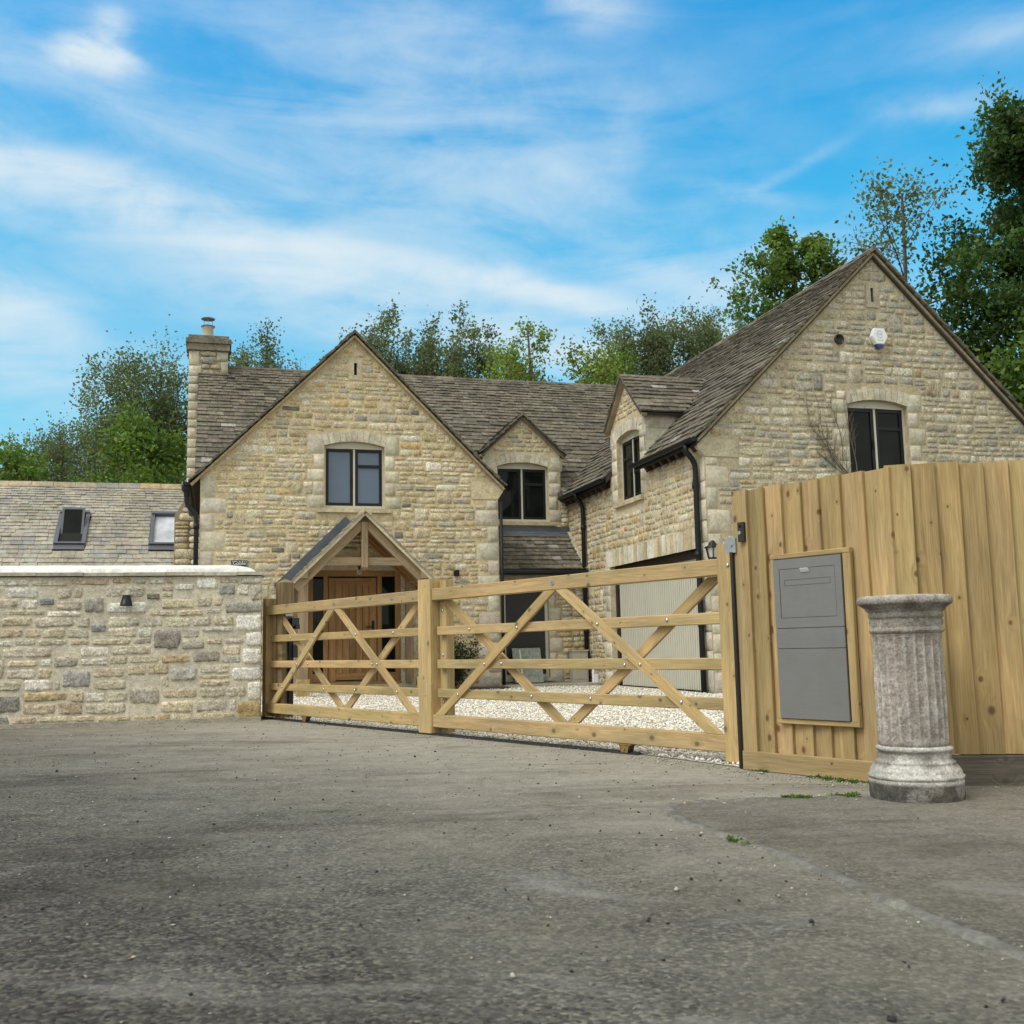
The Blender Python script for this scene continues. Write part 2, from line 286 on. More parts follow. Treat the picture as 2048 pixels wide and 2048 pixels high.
M['tarmac'] = tarmac('worn_tarmac', (0.60, 0.59, 0.565), True); M['apron'] = tarmac('darker_tarmac', (0.62, 0.59, 0.57), 'less')
# rough grass ground far out
m, n, p = mat('rough_grass_ground'); oc = objco(n)
n.put(p.inputs['Base Color'], n.ramp(n.noise(oc, 1.2, 6, 0.7), (0.3, (0.03, 0.045, 0.015)), (0.7, (0.08, 0.095, 0.035)))); p.inputs['Roughness'].default_value = 1; M['grass'] = m

# ------------------------------------------------------------------ mesh builder
class MB:
    def __init__(s): s.v = []; s.f = []; s.t = []; s.lc = []; s.mi = []; s.sm = []; s.n = 0
    def add(s, v, f, tint=(1, 1, 1), lc=None, mi=0, sm=False):
        v = np.asarray(v, float).reshape(-1, 3)
        s.v.append(v)
        s.f.extend([tuple(i+s.n for i in q) for q in f]); s.mi.extend([mi]*len(f)); s.sm.extend([sm]*len(f))
        t = np.asarray(tint, float)
        s.t.append(np.broadcast_to(t, (len(v), 3)) if t.ndim == 1 else t)
        s.lc.append(v if lc is None else np.asarray(lc, float))
        s.n += len(v)
    def build(s, name, mats, parent=None, smooth=False, loc=None):
        if not isinstance(mats, (list, tuple)): mats = [mats]
        me = bpy.data.meshes.new(name); v = np.concatenate(s.v)
        if loc is not None: v = v-np.array(loc)
        me.from_pydata(v.tolist(), [], s.f)
        for mm in mats: me.materials.append(mm)
        if len(mats) > 1: me.polygons.foreach_set('material_index', s.mi)
        t = np.concatenate(s.t); t4 = np.ones((len(t), 4), np.float32); t4[:, :3] = t
        me.attributes.new('tint', 'FLOAT_COLOR', 'POINT').data.foreach_set('color', t4.ravel())
        me.attributes.new('lc', 'FLOAT_VECTOR', 'POINT').data.foreach_set('vector', np.concatenate(s.lc).astype(np.float32).ravel())
        me.polygons.foreach_set('use_smooth', [True]*len(s.sm) if smooth else s.sm)
        me.update(); o = bpy.data.objects.new(name, me); COL.objects.link(o)
        if parent is not None: o.parent = parent
        if loc is not None: o.location = loc
        return o
    # ---- shapes
    def box(s, c, size, tint=(1, 1, 1), mi=0, R=None):
        h = np.array(size)/2; v = np.array([[x, y, z] for x in (-1, 1) for y in (-1, 1) for z in (-1, 1)])*h
        if R is not None: v = v@np.array(R).T
        s.add(v+np.array(c), [(0, 1, 3, 2), (4, 6, 7, 5), (0, 4, 5, 1), (2, 3, 7, 6), (0, 2, 6, 4), (1, 5, 7, 3)], tint, None, mi)
    def beam(s, p0, p1, side, wd, th, ch=0.004, tint=(1, 1, 1), mi=0, segs=1):
        p0 = np.array(p0, float); p1 = np.array(p1, float); a = p1-p0; L = np.linalg.norm(a); a /= L
        sd = np.array(side, float); sd -= a*(sd@a); sd /= np.linalg.norm(sd); nn = np.cross(a, sd)
        W2, T2 = wd/2, th/2
        prof = [(-W2+ch, -T2), (W2-ch, -T2), (W2, -T2+ch), (W2, T2-ch), (W2-ch, T2), (-W2+ch, T2), (-W2, T2-ch), (-W2, -T2+ch)]
        off = np.array([random.uniform(0, 60), random.uniform(0, 60), random.uniform(0, 60)])
        v = []; lc = []; f = []
        for k in range(segs+1):
            q = p0+a*L*k/segs
            for x, y in prof: v.append(q+sd*x+nn*y); lc.append(off+np.array([L*k/segs, x, y]))
        for k in range(segs):
            for i in range(8): j = (i+1) % 8; f.append((k*8+i, k*8+j, k*8+8+j, k*8+8+i))
        f.append(tuple(range(7, -1, -1))); f.append(tuple(range(segs*8, segs*8+8)))
        s.add(v, f, tint, lc, mi)
    def prism(s, poly, fr, d0, d1, tint=(1, 1, 1), mi=0, grain=None):
        """polygon in frame fr=(origin, xdir, ydir, normal) pushed from depth d0 to d1 along the normal"""
        o, x, y, nn = [np.array(k, float) for k in fr]; P = np.array(poly, float); k = len(P)
        off = np.array([random.uniform(0, 60), random.uniform(0, 60), 0])
        if grain is None: gx, gy = np.array([1., 0]), np.array([0, 1.])
        else: gx = np.array(grain)/np.linalg.norm(grain); gy = np.array([-gx[1], gx[0]])
        v = []; lc = []
        for d in (d0, d1):
            for q in P: v.append(o+x*q[0]+y*q[1]+nn*d); lc.append(off+np.array([q@gx, q@gy, d]))
        f = [tuple(range(k-1, -1, -1)), tuple(range(k, 2*k))]+[(i, (i+1) % k, k+(i+1) % k, k+i) for i in range(k)]
        s.add(v, f, tint, lc, mi)
    def tube(s, pts, r, seg=10, tint=(1, 1, 1), mi=0, cap=True):
        pts = [np.array(q, float) for q in pts]; rs = r if isinstance(r, (list, tuple, np.ndarray)) else [r]*len(pts)
        v = []; f = []; up = np.array([0.31, 0.17, 0.93])
        for i, q in enumerate(pts):
            t = pts[min(i+1, len(pts)-1)]-pts[max(i-1, 0)]; t /= np.linalg.norm(t)+1e-9
            a = np.cross(t, up); 
            if np.linalg.norm(a) < 0.1: a = np.cross(t, np.array([1., 0, 0]))
            a /= np.linalg.norm(a); b = np.cross(t, a)
            for k in range(seg): v.append(q+rs[i]*(a*cos(2*pi*k/seg)+b*sin(2*pi*k/seg)))
        for i in range(len(pts)-1):
            for k in range(seg): f.append((i*seg+k, i*seg+(k+1) % seg, (i+1)*seg+(k+1) % seg, (i+1)*seg+k))
        if cap: f.append(tuple(range(seg-1, -1, -1))); f.append(tuple(range((len(pts)-1)*seg, len(pts)*seg)))
        s.add(v, f, tint, None, mi)
    def lathe(s, prof, c, seg=32, tint=(1, 1, 1), mi=0, axis=None, rf=None):
        v = []; f = []; c = np.array(c, float)
        A = np.eye(3) if axis is None else np.array(Vector((0, 0, 1)).rotation_difference(Vector(axis)).to_matrix())
        for r, z in prof:
            for k in range(seg):
                t = 2*pi*k/seg; rr = r if rf is None else rf(r, z, t)
                v.append(A@np.array([rr*cos(t), rr*sin(t), z])+c)
        for i in range(len(prof)-1):
            for k in range(seg): f.append((i*seg+k, i*seg+(k+1) % seg, (i+1)*seg+(k+1) % seg, (i+1)*seg+k))
        f.append(tuple(range(seg-1, -1, -1))); f.append(tuple(range((len(prof)-1)*seg, len(prof)*seg)))
        s.add(v, f, tint, None, mi)
    def sheet(s, outer, holes, fr, back, tint=(1, 1, 1), mi=0):
        """flat wall face with openings, reveals 'back' deep, and a rear face"""
        o, x, y, nn = [np.array(k, float) for k in fr]
        loops = [outer]+list(holes); P = np.array([q for l in loops for q in l], float); k = len(P)
        tris = tessellate_polygon([[Vector((q[0], q[1], 0)) for q in l] for l in loops])
        v = [o+x*q[0]+y*q[1] for q in P]+[o+x*q[0]+y*q[1]-nn*back for q in P]
        f = [tuple(t) for t in tris]+[tuple(i+k for i in reversed(t)) for t in tris]; b = 0
        for l in loops:
            m_ = len(l)
            for i in range(m_): j = (i+1) % m_; f.append((b+i, b+j, k+b+j, k+b+i))
            b += m_
        s.add(v, f, tint, None, mi)

def tag(o, label=None, cat=None, group=None, kind=None):
    if label: o['label'] = label
    if cat: o['category'] = cat
    if group: o['group'] = group
    if kind: o['kind'] = kind
    return o
def thing(name, label, cat, loc=(0, 0, 0), rz=0.0, group=None):
    o = bpy.data.objects.new(name, None); COL.objects.link(o); o.location = loc; o.rotation_euler = (0, 0, rz); o.empty_display_size = 0.2
    return tag(o, label, cat, group)
def part(name, parent, label=None):
    o = bpy.data.objects.new(name, None); COL.objects.link(o); o.parent = parent; o.empty_display_size = 0.1
    if label: o['label'] = label
    return o
def sheet_np(name, v, f, mats, tint, parent=None, smooth=False):
    """fast mesh: v (N,3), f (M,k) all the same size"""
    me = bpy.data.meshes.new(name); M_, k = f.shape
    me.vertices.add(len(v)); me.vertices.foreach_set('co', v.astype(np.float32).ravel())
    me.loops.add(M_*k); me.loops.foreach_set('vertex_index', f.astype(np.int32).ravel())
    me.polygons.add(M_); me.polygons.foreach_set('loop_start', np.arange(0, M_*k, k, dtype=np.int32)); me.polygons.foreach_set('loop_total', np.full(M_, k, np.int32))
    if smooth: me.polygons.foreach_set('use_smooth', np.ones(M_, bool))
    t4 = np.ones((len(v), 4), np.float32); t4[:, :3] = tint
    me.attributes.new('tint', 'FLOAT_COLOR', 'POINT').data.foreach_set('color', t4.ravel())
    me.materials.append(mats); me.update(calc_edges=True); me.validate()
    o = bpy.data.objects.new(name, me); COL.objects.link(o)
    if parent is not None: o.parent = parent
    return o
def text(word, size, mat_, parent, origin, xd, yd, nn, name='lettering', depth=0.001):
    cu = bpy.data.curves.new(name, 'FONT'); cu.body = word; cu.size = size; cu.align_x = 'CENTER'; cu.align_y = 'CENTER'; cu.extrude = depth
    tmp = bpy.data.objects.new(name, cu); COL.objects.link(tmp); bpy.context.view_layer.update()
    me = bpy.data.meshes.new_from_object(tmp.evaluated_get(bpy.context.evaluated_depsgraph_get())); bpy.data.objects.remove(tmp)
    me.materials.clear(); me.materials.append(mat_); o = bpy.data.objects.new(name, me); COL.objects.link(o)
    R = Matrix((Vector(xd), Vector(yd), Vector(nn))).transposed().to_4x4(); R.translation = Vector(origin)
    o.parent = parent; o.matrix_local = R; return o
def jit(c, k=0.08): 
    r = 1+random.uniform(-k, k); return tuple(max(0.01, x*r*(1+random.uniform(-k, k)*0.35)) for x in c)

# ------------------------------------------------------------------ masonry
HOUSE_PAL = [((0.59, 0.505, 0.335), 30), ((0.64, 0.565, 0.41), 22), ((0.53, 0.445, 0.275), 18), ((0.51, 0.465, 0.37), 14), ((0.70, 0.645, 0.52), 9), ((0.42, 0.39, 0.325), 7), ((0.55, 0.41, 0.205), 5), ((0.22, 0.20, 0.175), .8)]
WING_PAL = [((0.48, 0.43, 0.31), 26), ((0.53, 0.485, 0.375), 20), ((0.44, 0.39, 0.28), 18), ((0.42, 0.40, 0.335), 18), ((0.60, 0.56, 0.455), 13), ((0.34, 0.325, 0.28), 7), ((0.45, 0.36, 0.215), 3)]  # greyer wing stones, darkened to stand for weaker light on that front
GARDEN_PAL = [((0.62, 0.56, 0.43), 28), ((0.57, 0.525, 0.42), 22), ((0.63, 0.55, 0.39), 20), ((0.54, 0.45, 0.31), 9), ((0.49, 0.47, 0.41), 6), ((0.75, 0.715, 0.61), 12), ((0.38, 0.365, 0.33), 1.5), ((0.57, 0.45, 0.27), 5)]
ASH = [((0.52, 0.475, 0.37), 5), ((0.48, 0.445, 0.355), 5), ((0.56, 0.515, 0.41), 3)]
def pick(pal): return jit(random.choices([p for p, _ in pal], [k for _, k in pal])[0])
def stone(mb, fr, x0, x1, z0, z1, raise_, rc, tint, nx=7, nz=6, rough=1.0, bury=0.005, mi=1):
    o, x, y, nn = fr
    def par(k):
        t = np.linspace(-1, 1, k); t[1] = -0.92; t[-2] = 0.92; return t
    ss, tt = np.meshgrid(par(nx), par(nz)); ss = ss.ravel(); tt = tt.ravel()
    sh = 1-rc*(np.abs(ss)*np.abs(tt))**3
    w_, h_ = (x1-x0)/2, (z1-z0)/2
    skew = random.uniform(-.10, .10)*min(w_, h_)*rough; tap = random.uniform(-.12, .12)*rough
    px = (x0+x1)/2+w_*ss*sh+skew*tt+RNG.normal(0, .05*min(w_, h_)*rough, len(ss))
    pz = (z0+z1)/2+h_*tt*sh*(1+tap*ss)+RNG.normal(0, .07*h_*rough, len(ss))
    edge = np.maximum(np.abs(ss), np.abs(tt))
    hh = raise_*(0.75+0.25*(1-edge**2))+RNG.normal(0, raise_*0.22*rough, len(ss))+raise_*0.25*rough*(random.uniform(-1, 1)*ss+random.uniform(-1, 1)*tt)
    hh = np.where(edge > 0.99, -bury, hh)
    v = o+np.outer(px, x)+np.outer(pz, y)+np.outer(hh, nn)
    f = [(j*nx+i, j*nx+i+1, (j+1)*nx+i+1, (j+1)*nx+i) for j in range(nz-1) for i in range(nx-1)]
    mb.add(v, f, tint, None, mi, True)
def spans(poly, z):
    xs = []; k = len(poly)
    for i in range(k):
        (xa, za), (xb, zb) = poly[i], poly[(i+1) % k]
        if (za <= z < zb) or (zb <= z < za): xs.append(xa+(z-za)*(xb-xa)/(zb-za))
    xs.sort(); return [(xs[i], xs[i+1]) for i in range(0, len(xs)-1, 2)]
def rubble(mb, fr, poly, holes, pal, hr=(0.075, 0.15), wr=(0.14, 0.42), gap=0.012, raise_=0.012, rough=1.0, bigs=25, nx=7, nz=6, zmin=None, rc=0.18, pale=0):
    """irregularly coursed stones filling poly, leaving the rectangles in holes free"""
    fr = [np.array(k, float) for k in fr]
    zs = [q[1] for q in poly]; z = min(zs) if zmin is None else zmin; rows = []
    while z < max(zs)-0.03:
        h = random.uniform(*hr); rows.append((z, min(z+h, max(zs)))); z += h
    holes = list(holes); extra = []
    xs_all = [q[0] for q in poly]
    for _ in range(bigs):
        i = random.randrange(0, max(1, len(rows)-2)); z0 = rows[i][0]; z1 = rows[i+1][1]
        wd = random.uniform(0.16, 0.34); x0 = random.uniform(min(xs_all), max(xs_all)-wd)
        ok = all(any(a+0.05 < x0 and x0+wd < b-0.05 for a, b in spans(poly, zz)) for zz in (z0+.001, z1-.001))
        if not ok or any(x0 < h[1]+0.06 and x0+wd > h[0]-0.06 and z0 < h[3] and z1 > h[2] for h in holes): continue
        holes.append((x0, x0+wd, z0+.004, z1-.004)); extra.append((x0, x0+wd, z0, z1))
    for q in extra: stone(mb, fr, q[0]+gap/2, q[1]-gap/2, q[2]+gap/2, q[3]-gap/2, raise_*random.uniform(.8, 1.5), rc*.7, pick(pal), nx+1, nz+1, rough*.8)
    for z0, z1 in rows:
        sp_ = None
        for zz in (z0+.002, z1-.004):
            s_ = spans(poly, zz)
            sp_ = s_ if sp_ is None else [(max(a, c), min(b, d)) for a, b in sp_ for c, d in s_ if min(b, d)-max(a, c) > .03]
        segs = sp_ or []
        for h in holes:
            if h[2] < z1-.006 and h[3] > z0+.006:
                nw = []
                for a, b in segs:
                    if h[1] <= a or h[0] >= b: nw.append((a, b)); continue
                    if h[0]-a > .05: nw.append((a, h[0]))
                    if b-h[1] > .05: nw.append((h[1], b))
                segs = nw
        for a, b in segs:
            xx = a; ws = []
            while xx < b-.001:
                wd = min(random.uniform(*wr)*(0.8+(z1-z0)*2.2), b-xx)
                if b-(xx+wd) < 0.07: wd = b-xx
                ws.append(wd); xx += wd
            xx = a
            for wd in ws:
                up = 0.010*sin(xx*2.1+z0*7)+0.006*sin(xx*5.3+z0*3)
                g = gap*random.uniform(.7, 1.6); t = pick(pal)
                if (z1-z0) > .125 and random.random() < .22:
                    zm = z0+(z1-z0)*random.uniform(.4, .6)
                    stone(mb, fr, xx+g/2, xx+wd-g/2, z0+g/2+up, zm-g/2+up, raise_*random.uniform(.6, 1.3), rc, t, nx, nz, rough)
                    stone(mb, fr, xx+g/2, xx+wd-g/2, zm+g/2+up, z1-g/2+up, raise_*random.uniform(.6, 1.3), rc, pick(pal), nx, nz, rough)
                else:
                    stone(mb, fr, xx+g/2, xx+wd-g/2, z0+g/2+up, z1-g/2+up, raise_*random.uniform(.6, 1.4), rc, t, nx, nz, rough)
                xx += wd
def quoins(mb, fr, xc, dirn, z0, z1, long_=0.40, short=0.23, h=(0.24, 0.34), holes=None, raise_=0.006, tints=ASH):
    fr = [np.array(k, float) for k in fr]; z = z0; k = 0
    while z < z1-.05:
        hh = min(random.uniform(*h), z1-z)
        if z1-(z+hh) < .12: hh = z1-z
        L = (long_ if k % 2 == 0 else short)*random.uniform(.9, 1.1); a, b = (xc, xc+dirn*L) if dirn > 0 else (xc+dirn*L, xc)
        stone(mb, fr, a+.003, b-.003, z+.004, z+hh-.004, raise_, 0.02, pick(tints), 6, 6, 0.25, 0.01, 0)
        if holes is not None: holes.append((a, b, z, z+hh))
        z += hh; k += 1
def arch_head(cx, half, z_spring, rise, n=12):
    R = (half*half+rise*rise)/(2*rise); zc = z_spring+rise-R; a = math.asin(half/R)
    return [(cx+R*sin(t), zc+R*cos(t)) for t in np.linspace(-a, a, n+1)]
def voussoirs(mb, fr, cx, half, z_spring, rise, depth, n, holes, raise_=0.008):
    o, x, y, nn = [np.array(k, float) for k in fr]
    R = (half*half+rise*rise)/(2*rise); zc = z_spring+rise-R; a = math.asin(half/R); ts = np.linspace(-a, a, n+1)
    for i in range(n):
        t0, t1 = ts[i]+.004/R, ts[i+1]-.004/R; R1 = R+depth*random.uniform(.86, 1.08)
        q = [(cx+R*sin(t0), zc+R*cos(t0)), (cx+R*sin(t1), zc+R*cos(t1)), (cx+R1*sin(t1), zc+R1*cos(t1)), (cx+R1*sin(t0), zc+R1*cos(t0))]
        mb.prism(q, (o, x, y, nn), -0.02, raise_*random.uniform(.6, 1.6), pick(ASH), 0)
    holes.append((cx-half-.01, cx+half+.01, z_spring-.02, z_spring+rise+depth+.005))
# ------------------------------------------------------------------ roofs
OLD_PAL = [((0.152, 0.137, 0.105), 30), ((0.175, 0.157, 0.122), 24), ((0.132, 0.12, 0.094), 22), ((0.20, 0.182, 0.143), 7), ((0.11, 0.102, 0.085), 8), ((0.33, 0.32, 0.285), 0.8)]
NEW_PAL = [((0.36, 0.335, 0.27), 30), ((0.34, 0.32, 0.265), 26), ((0.385, 0.355, 0.285), 12), ((0.31, 0.305, 0.28), 14), ((0.325, 0.31, 0.27), 14), ((0.27, 0.272, 0.265), 3)]
def tiles(mb, P0, U, Sd, Nn, slen, xr, e0, e1, wr, pal, th=0.026, lift=0.024, skip=None, jl=0.006):
    P0, U, Sd, Nn = [np.array(k, float) for k in (P0, U, Sd, Nn)]; s = 0.0; row = 0
    while s < slen-0.02:
        e = (e0+(e1-e0)*s/slen)*random.uniform(.92, 1.08); xa, xb = xr(s+e*.5)
        if xb-xa > 0.05:
            x = xa-(random.uniform(0, wr[0]) if row % 2 else 0)
            while x < xb:
                wd = random.uniform(*wr)*(1-.25*s/slen); parts_ = [(max(x, xa), min(x+wd, xb))]; x += wd
                for k in (skip or ()):
                    if s+e > k[2] and s < k[3]:
                        parts_ = [q for a, b in parts_ for q in ([(a, b)] if b <= k[0] or a >= k[1] else [(a, k[0]), (k[1], b)])]
                for x0, x1 in parts_:
                    x0 += random.uniform(-.012, .006) if x0 == xa else .003; x1 += random.uniform(-.006, .012) if x1 == xb else -.003
                    if x1-x0 < .03: continue
                    j = random.uniform(-jl, jl); s0 = s+j; s1 = min(s+e*1.7, slen); t = th*random.uniform(.75, 1.35)
                    hb = lift*random.uniform(.7, 1.3); sk = random.uniform(-.004, .004)
                    v = [P0+U*xx+Sd*(ss+(sk if xx == x0 else -sk if k < 4 else 0))+Nn*h_ for k, (xx, ss, h_) in enumerate([(x0, s0, hb), (x1, s0, hb), (x1, s0, hb+t), (x0, s0, hb+t), (x0, s1, -.006), (x1, s1, -.006), (x1, s1, t*.8-.004), (x0, s1, t*.8-.004)])]
                    mb.add(v, [(0, 1, 2, 3), (3, 2, 6, 7), (0, 3, 7, 4), (1, 5, 6, 2), (0, 4, 5, 1), (4, 7, 6, 5)], pick(pal), None, 0)
        s += e; row += 1
def slab(mb, P0, U, Sd, Nn, x0, x1, s0, s1, t0, t1, tint=(1, 1, 1), mi=0):
    P0, U, Sd, Nn = [np.array(k, float) for k in (P0, U, Sd, Nn)]
    v = [P0+U*x+Sd*s+Nn*h for x, s in ((x0, s0), (x1, s0), (x1, s1), (x0, s1)) for h in (t0, t1)]
    mb.add(v, [(0, 2, 4, 6), (1, 7, 5, 3), (0, 1, 3, 2), (2, 3, 5, 4), (4, 5, 7, 6), (6, 7, 1, 0)], tint, None, mi)
def ridge(mb, p0, p1, sl, wd, pal, seg=0.42, th=0.045, raise_=0.03):
    p0 = np.array(p0, float); p1 = np.array(p1, float); a = p1-p0; L = np.linalg.norm(a); a /= L; hz = np.cross(a, [0, 0, 1]); hz /= np.linalg.norm(hz); z = np.array([0, 0, 1.])
    k = max(1, int(L/seg)); c = 1/sqrt(1+sl*sl)
    for i in range(k):
        q0 = p0+a*(L*i/k+.004)+z*(raise_+random.uniform(-.008, .008)); q1 = p0+a*(L*(i+1)/k-.004)+z*(raise_+random.uniform(-.008, .008)); v = []
        for q in (q0, q1):
            for sx_, dz in ((-wd, -wd*sl), (0, 0), (wd, -wd*sl)): v.append(q+hz*sx_+z*dz)
            for sx_, dz in ((-wd, -wd*sl-th), (0, -th*1.4), (wd, -wd*sl-th)): v.append(q+hz*sx_+z*dz)
        f = [(0, 1, 7, 6), (1, 2, 8, 7), (3, 9, 10, 4), (4, 10, 11, 5), (0, 6, 9, 3), (2, 5, 11, 8), (0, 3, 4, 1), (1, 4, 5, 2), (6, 7, 10, 9), (7, 8, 11, 10)]
        mb.add(v, f, pick(pal), None, 0)

# ================================================================== GROUND
def flat(name, poly, z, m_, kind='structure', thick=None, tint=(1, 1, 1)):
    mb = MB(); k = len(poly); v = [(x, y, z) for x, y in poly]
    if thick: v += [(x, y, z-thick) for x, y in poly]
    f = [tuple(range(k))]+([(i, k+i, k+(i+1) % k, (i+1) % k) for i in range(k)] if thick else [])
    mb.add(v, f, tint); return tag(mb.build(name, m_), kind=kind)
flat('ground', [(-300, -120), (300, -120), (300, 400), (-300, 400)], -0.03, M['grass'])
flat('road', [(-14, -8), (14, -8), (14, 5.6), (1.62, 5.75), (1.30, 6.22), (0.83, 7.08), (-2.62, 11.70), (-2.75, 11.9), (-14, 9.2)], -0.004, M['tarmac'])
flat('gravel_yard', [(1.31, 6.2), (6.5, 8), (6.5, 16.0), (2.85, 15.6), (1.9, 19.5), (-0.5, 21.2), (-12, 20), (-6, 11.3), (-2.75, 11.85), (-2.62, 11.70), (0.83, 7.08)], 0.0, M['gravel'])
HO = np.array([2.855, 15.49, 0.0]); HA = radians(15.62)
UV = np.array([cos(HA), sin(HA), 0]); VV = np.array([-sin(HA), cos(HA), 0])
def HW(a, b, z=0.0): return HO+UV*a+VV*b+np.array([0, 0, z])
flat('soil_bed', [tuple(HW(a, b)[:2]) for a, b in ((-3.55, 4.0), (-1.9, 4.1), (-1.86, 4.72), (-3.5, 4.72))], 0.03, M['soil'], thick=0.05)
flat('path', [tuple(HW(a, b)[:2]) for a, b in ((-1.9, 4.55), (-0.01, 4.45), (-0.01, 5.4), (-1.9, 5.4))], 0.045, M['concrete'], thick=0.07, tint=(0.30, 0.285, 0.25))
# flush concrete edging beside the tarmac apron
kp = [(1.75, 5.0), (1.62, 4.985), (1.28, 4.958), (0.95, 4.935), (0.78, 4.90), (0.69, 4.84), (0.655, 4.74), (0.645, 4.55), (0.69, 4.33), (0.742, 4.142), (0.83, 3.85), (0.901, 3.596), (0.961, 3.308), (1.009, 3.016), (1.068, 2.699), (1.121, 2.483), (1.25, 2.0), (1.42, 1.4), (1.6, 0.8)]
kk = []
for i in range(len(kp)-1):
    for t in np.linspace(0, 1, 6, endpoint=False): kk.append(np.array(kp[i])*(1-t)+np.array(kp[i+1])*t)
kk.append(np.array(kp[-1])); kk = np.array(kk); mb = MB(); v = []; f = []; tn = []
for i, q in enumerate(kk):
    t = kk[min(i+1, len(kk)-1)]-kk[max(i-1, 0)]; t /= np.linalg.norm(t); nn_ = np.array([-t[1], t[0]])
    wd = 0.018+0.004*sin(i*1.7)+0.003*sin(i*.6)+random.uniform(-.003, .003); zt = 0.005+0.003*sin(i*.9)+random.uniform(-.0015, .0015)
    if i % 17 == 8: zt = 0.002
    k_ = random.uniform(.8, 1.1); tn += [(0.165*k_, 0.161*k_, 0.145*k_) if i % 17 != 8 else (0.12, 0.11, 0.08)]*4
    for d, zz in ((-wd-.012, -.01), (-wd, zt), (wd, zt), (wd+.012, -.01)): v.append((*(q+nn_*d), zz))
for i in range(len(kk)-1):
    for c in range(3): f.append((i*4+c, i*4+c+1, i*4+c+5, i*4+c+4))
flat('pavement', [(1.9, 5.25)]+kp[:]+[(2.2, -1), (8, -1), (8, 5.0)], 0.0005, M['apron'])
mb.add(v, f, tn); tag(mb.build('kerb', M['concrete'], smooth=True), kind='structure')

# ================================================================== HOUSE
house = thing('stone_house', 'cream rubble stone house with two steep gables, stone slate roof and oak porch', 'house', tuple(HO), HA)
def FF(b): return (np.array([0, b, 0.]), np.array([1., 0, 0]), np.array([0, 0, 1.]), np.array([0, -1., 0]))
def FG(a): return (np.array([a, 0, 0.]), np.array([0, 1., 0]), np.array([0, 0, 1.]), np.array([-1., 0, 0]))
ZS, RISE, HALF = 4.355, 0.085, 0.535
def opening(cx): return [(cx-HALF, 3.225), (cx+HALF, 3.225), (cx+HALF, ZS)]+arch_head(cx, HALF, ZS, RISE)[::-1][1:-1]+[(cx-HALF, ZS)]
def window(fr, cx, gl, gr, label):
    wn_ = part('window', house, label); o, x, y, nn = fr; mb = MB()
    for p_ in ([(cx-HALF, 3.225), (cx-.505, 3.225), (cx-.505, 4.315), (cx-HALF, 4.315)], [(cx+.505, 3.225), (cx+HALF, 3.225), (cx+HALF, 4.315), (cx+.505, 4.315)],
               [(cx-.505, 3.225), (cx+.505, 3.225), (cx+.505, 3.286), (cx-.505, 3.286)], [(cx-.017, 3.286), (cx+.017, 3.286), (cx+.017, 4.315), (cx-.017, 4.315)]):
        mb.prism(p_, fr, -.17, -.095)
    mb.prism([(cx-HALF, 4.317), (cx+HALF, 4.317)]+arch_head(cx, HALF, ZS-.003, RISE)[::-1], fr, -.17, -.093)
    mb.prism([(cx-.17, 4.318), (cx+.17, 4.318), (cx+.17, 4.34), (cx-.17, 4.34)], fr, -.093, -.075)
    mb.build('frame', M['cream_paint'], wn_)
    fs = (o-nn*.104, x, y, nn)
    for xa, xb, tr in ((cx-.503, cx-.019, False), (cx+.019, cx+.503, True)):
        mb = MB(); e = .05; holes_ = []
        if tr: holes_ = [[(xa+e, 3.29+e), (xb-e, 3.29+e), (xb-e, 3.98), (xa+e, 3.98)], [(xa+e, 4.035), (xb-e, 4.035), (xb-e, 4.312-e), (xa+e, 4.312-e)]]
        else: holes_ = [[(xa+e, 3.29+e), (xb-e, 3.29+e), (xb-e, 4.312-e), (xa+e, 4.312-e)]]
        mb.sheet([(xa, 3.288), (xb, 3.288), (xb, 4.314), (xa, 4.314)], holes_, fs, .05)
        if not tr: mb.prism([(xb-.038, 3.68), (xb-.018, 3.68), (xb-.018, 3.82), (xb-.038, 3.82)], fs, 0, .018)
        mb.build('sash', M['black_metal'], wn_)
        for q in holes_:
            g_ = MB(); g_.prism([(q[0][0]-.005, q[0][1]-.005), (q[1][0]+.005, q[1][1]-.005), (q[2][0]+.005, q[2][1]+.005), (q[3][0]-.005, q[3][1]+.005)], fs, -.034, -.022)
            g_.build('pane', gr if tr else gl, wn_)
    mb = MB(); mb.prism([(cx-.655, 3.15), (cx+.655, 3.15), (cx+.655, 3.222), (cx-.655, 3.222)], fr, -.16, .06, (0.50, 0.43, 0.29)); mb.build('sill', M['ashlar'], wn_)
    return wn_
def jambs(mb, fr, cx, holes):
    holes.append((cx-HALF, cx+HALF, 3.2, ZS+RISE))
    voussoirs(mb, fr, cx, HALF, ZS, RISE, 0.20, 11, holes)
    for d in (-1, 1): quoins(mb, fr, cx+d*HALF, d, 3.225, 4.56, .29, .19, (.22, .28), holes)
    holes.append((cx-.66, cx+.66, 3.14, 3.225))
def slit_rect(cx, z0, z1): return [(cx-.026, z0), (cx+.026, z0), (cx+.026, z1), (cx-.026, z1)]
